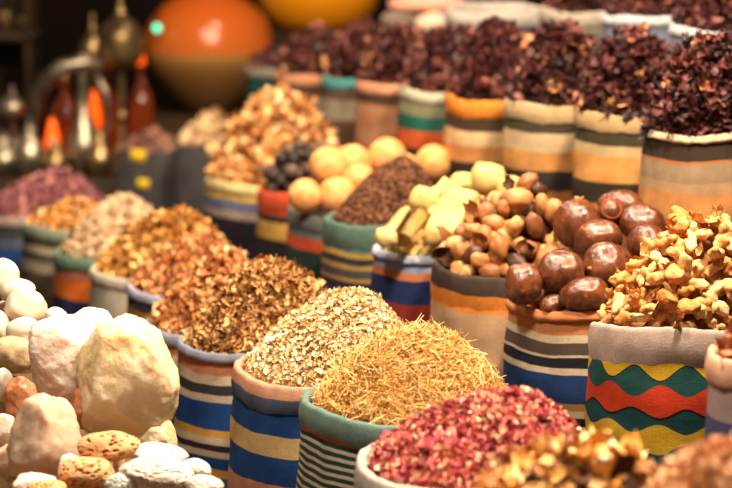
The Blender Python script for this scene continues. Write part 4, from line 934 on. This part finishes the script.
crate(176, 236, 146, 6.35, 'dark crate of pale root pieces left of the tall tan curl heap', [(0, (110, 82, 58)), (.5, (206, 164, 116)), (1, (244, 214, 166))], 'pale root pieces in the dark crate beside the tan curls', 'pale_root_heap', [])
crate(118, 176, 152, 6.5, 'dark crate of reddish bark behind the pale florets', [(0, (70, 40, 34)), (.5, (128, 84, 70)), (1, (176, 130, 110))], 'reddish-brown bark pieces in the dark crate behind the pale florets', 'reddish_bark_heap', [(138, 156, 15), (143, 184, 12)])
pq = at(436, 36, 6.5); counter('dark_plinth', .02, .34, 6.35, 6.85, pq.z, 'dark plinth under the cloth bundles behind the hibiscus', 'plinth')
# white bundle resting at the back of the hibiscus
p = at(436, 25, 6.5); s = mpp(p)
wb = link('white_bundle', blob('white_bundle', 4, .12, 1.3, 77, (21 * s, 20 * s, 13 * s), .02, 6), m_plain('white cotton', (240, 214, 192), .8, nscale=10, c2=(226, 196, 176), bump=.3), loc=p); tag(wb, 'round white cloth bundle resting behind the hibiscus', 'bundle')
p = at(398, 22, 6.5); s = mpp(p)
wb = link('grey_bundle', blob('grey_bundle', 4, .12, 1.3, 78, (18 * s, 20 * s, 12 * s), .02, 6), m_plain('grey cotton', (150, 128, 116), .8, nscale=10, c2=(120, 100, 92), bump=.3), loc=p); tag(wb, 'round grey cloth bundle left of the white bundle', 'bundle')
p = at(428, 4, 6.6); s = mpp(p)
wb = link('pink_bundle', blob('pink_bundle', 4, .1, 1.3, 79, (40 * s, 24 * s, 11 * s), .02, 6), m_plain('pink cotton', (232, 156, 136), .8, nscale=10, c2=(240, 180, 160), bump=.3), loc=p); tag(wb, 'long pink cloth bundle at the top edge', 'bundle')

# ---- light: the stall's own warm lamps overhead, out of frame, plus an added fill over the near heaps
def area(name, loc, to, size, power, col):
    l = bpy.data.lights.new(name, 'AREA'); l.shape = 'DISK'; l.size = size; l.energy = power; l.color = col
    o = bpy.data.objects.new(name, l); COL.objects.link(o); o.location = loc
    o.rotation_euler = (Vector(to) - Vector(loc)).to_track_quat('-Z', 'Y').to_euler(); return o
WARM = (1, .80, .56)
area('overhead_light', (.62, 3.15, 2.3), (.3, 3.65, .5), .22, 98, WARM)
area('overhead_light', (-.35, 2.95, 2.2), (-.2, 3.6, .45), .22, 38, (1, .84, .64))
area('overhead_light', (.45, 4.5, 2.4), (.2, 4.9, .6), .25, 33, WARM)
area('overhead_light', (-.55, 4.9, 2.3), (-.4, 5.4, .5), .25, 40, WARM)
area('overhead_light', (-.05, 6.4, 2.1), (-.35, 7.6, .6), .14, 10, WARM)
near_fill = area('overhead_light', (.27, 2.42, 1.55), (.27, 2.5, .5), .18, 5, WARM); near_fill.data.spread = math.radians(75)  # added fill to brighten the bottom flake heaps, not a stall lamp
w = bpy.data.worlds.new('world'); S.world = w; w.use_nodes = True
w.node_tree.nodes['Background'].inputs[0].default_value = (1, .72, .5, 1); w.node_tree.nodes['Background'].inputs[1].default_value = .11
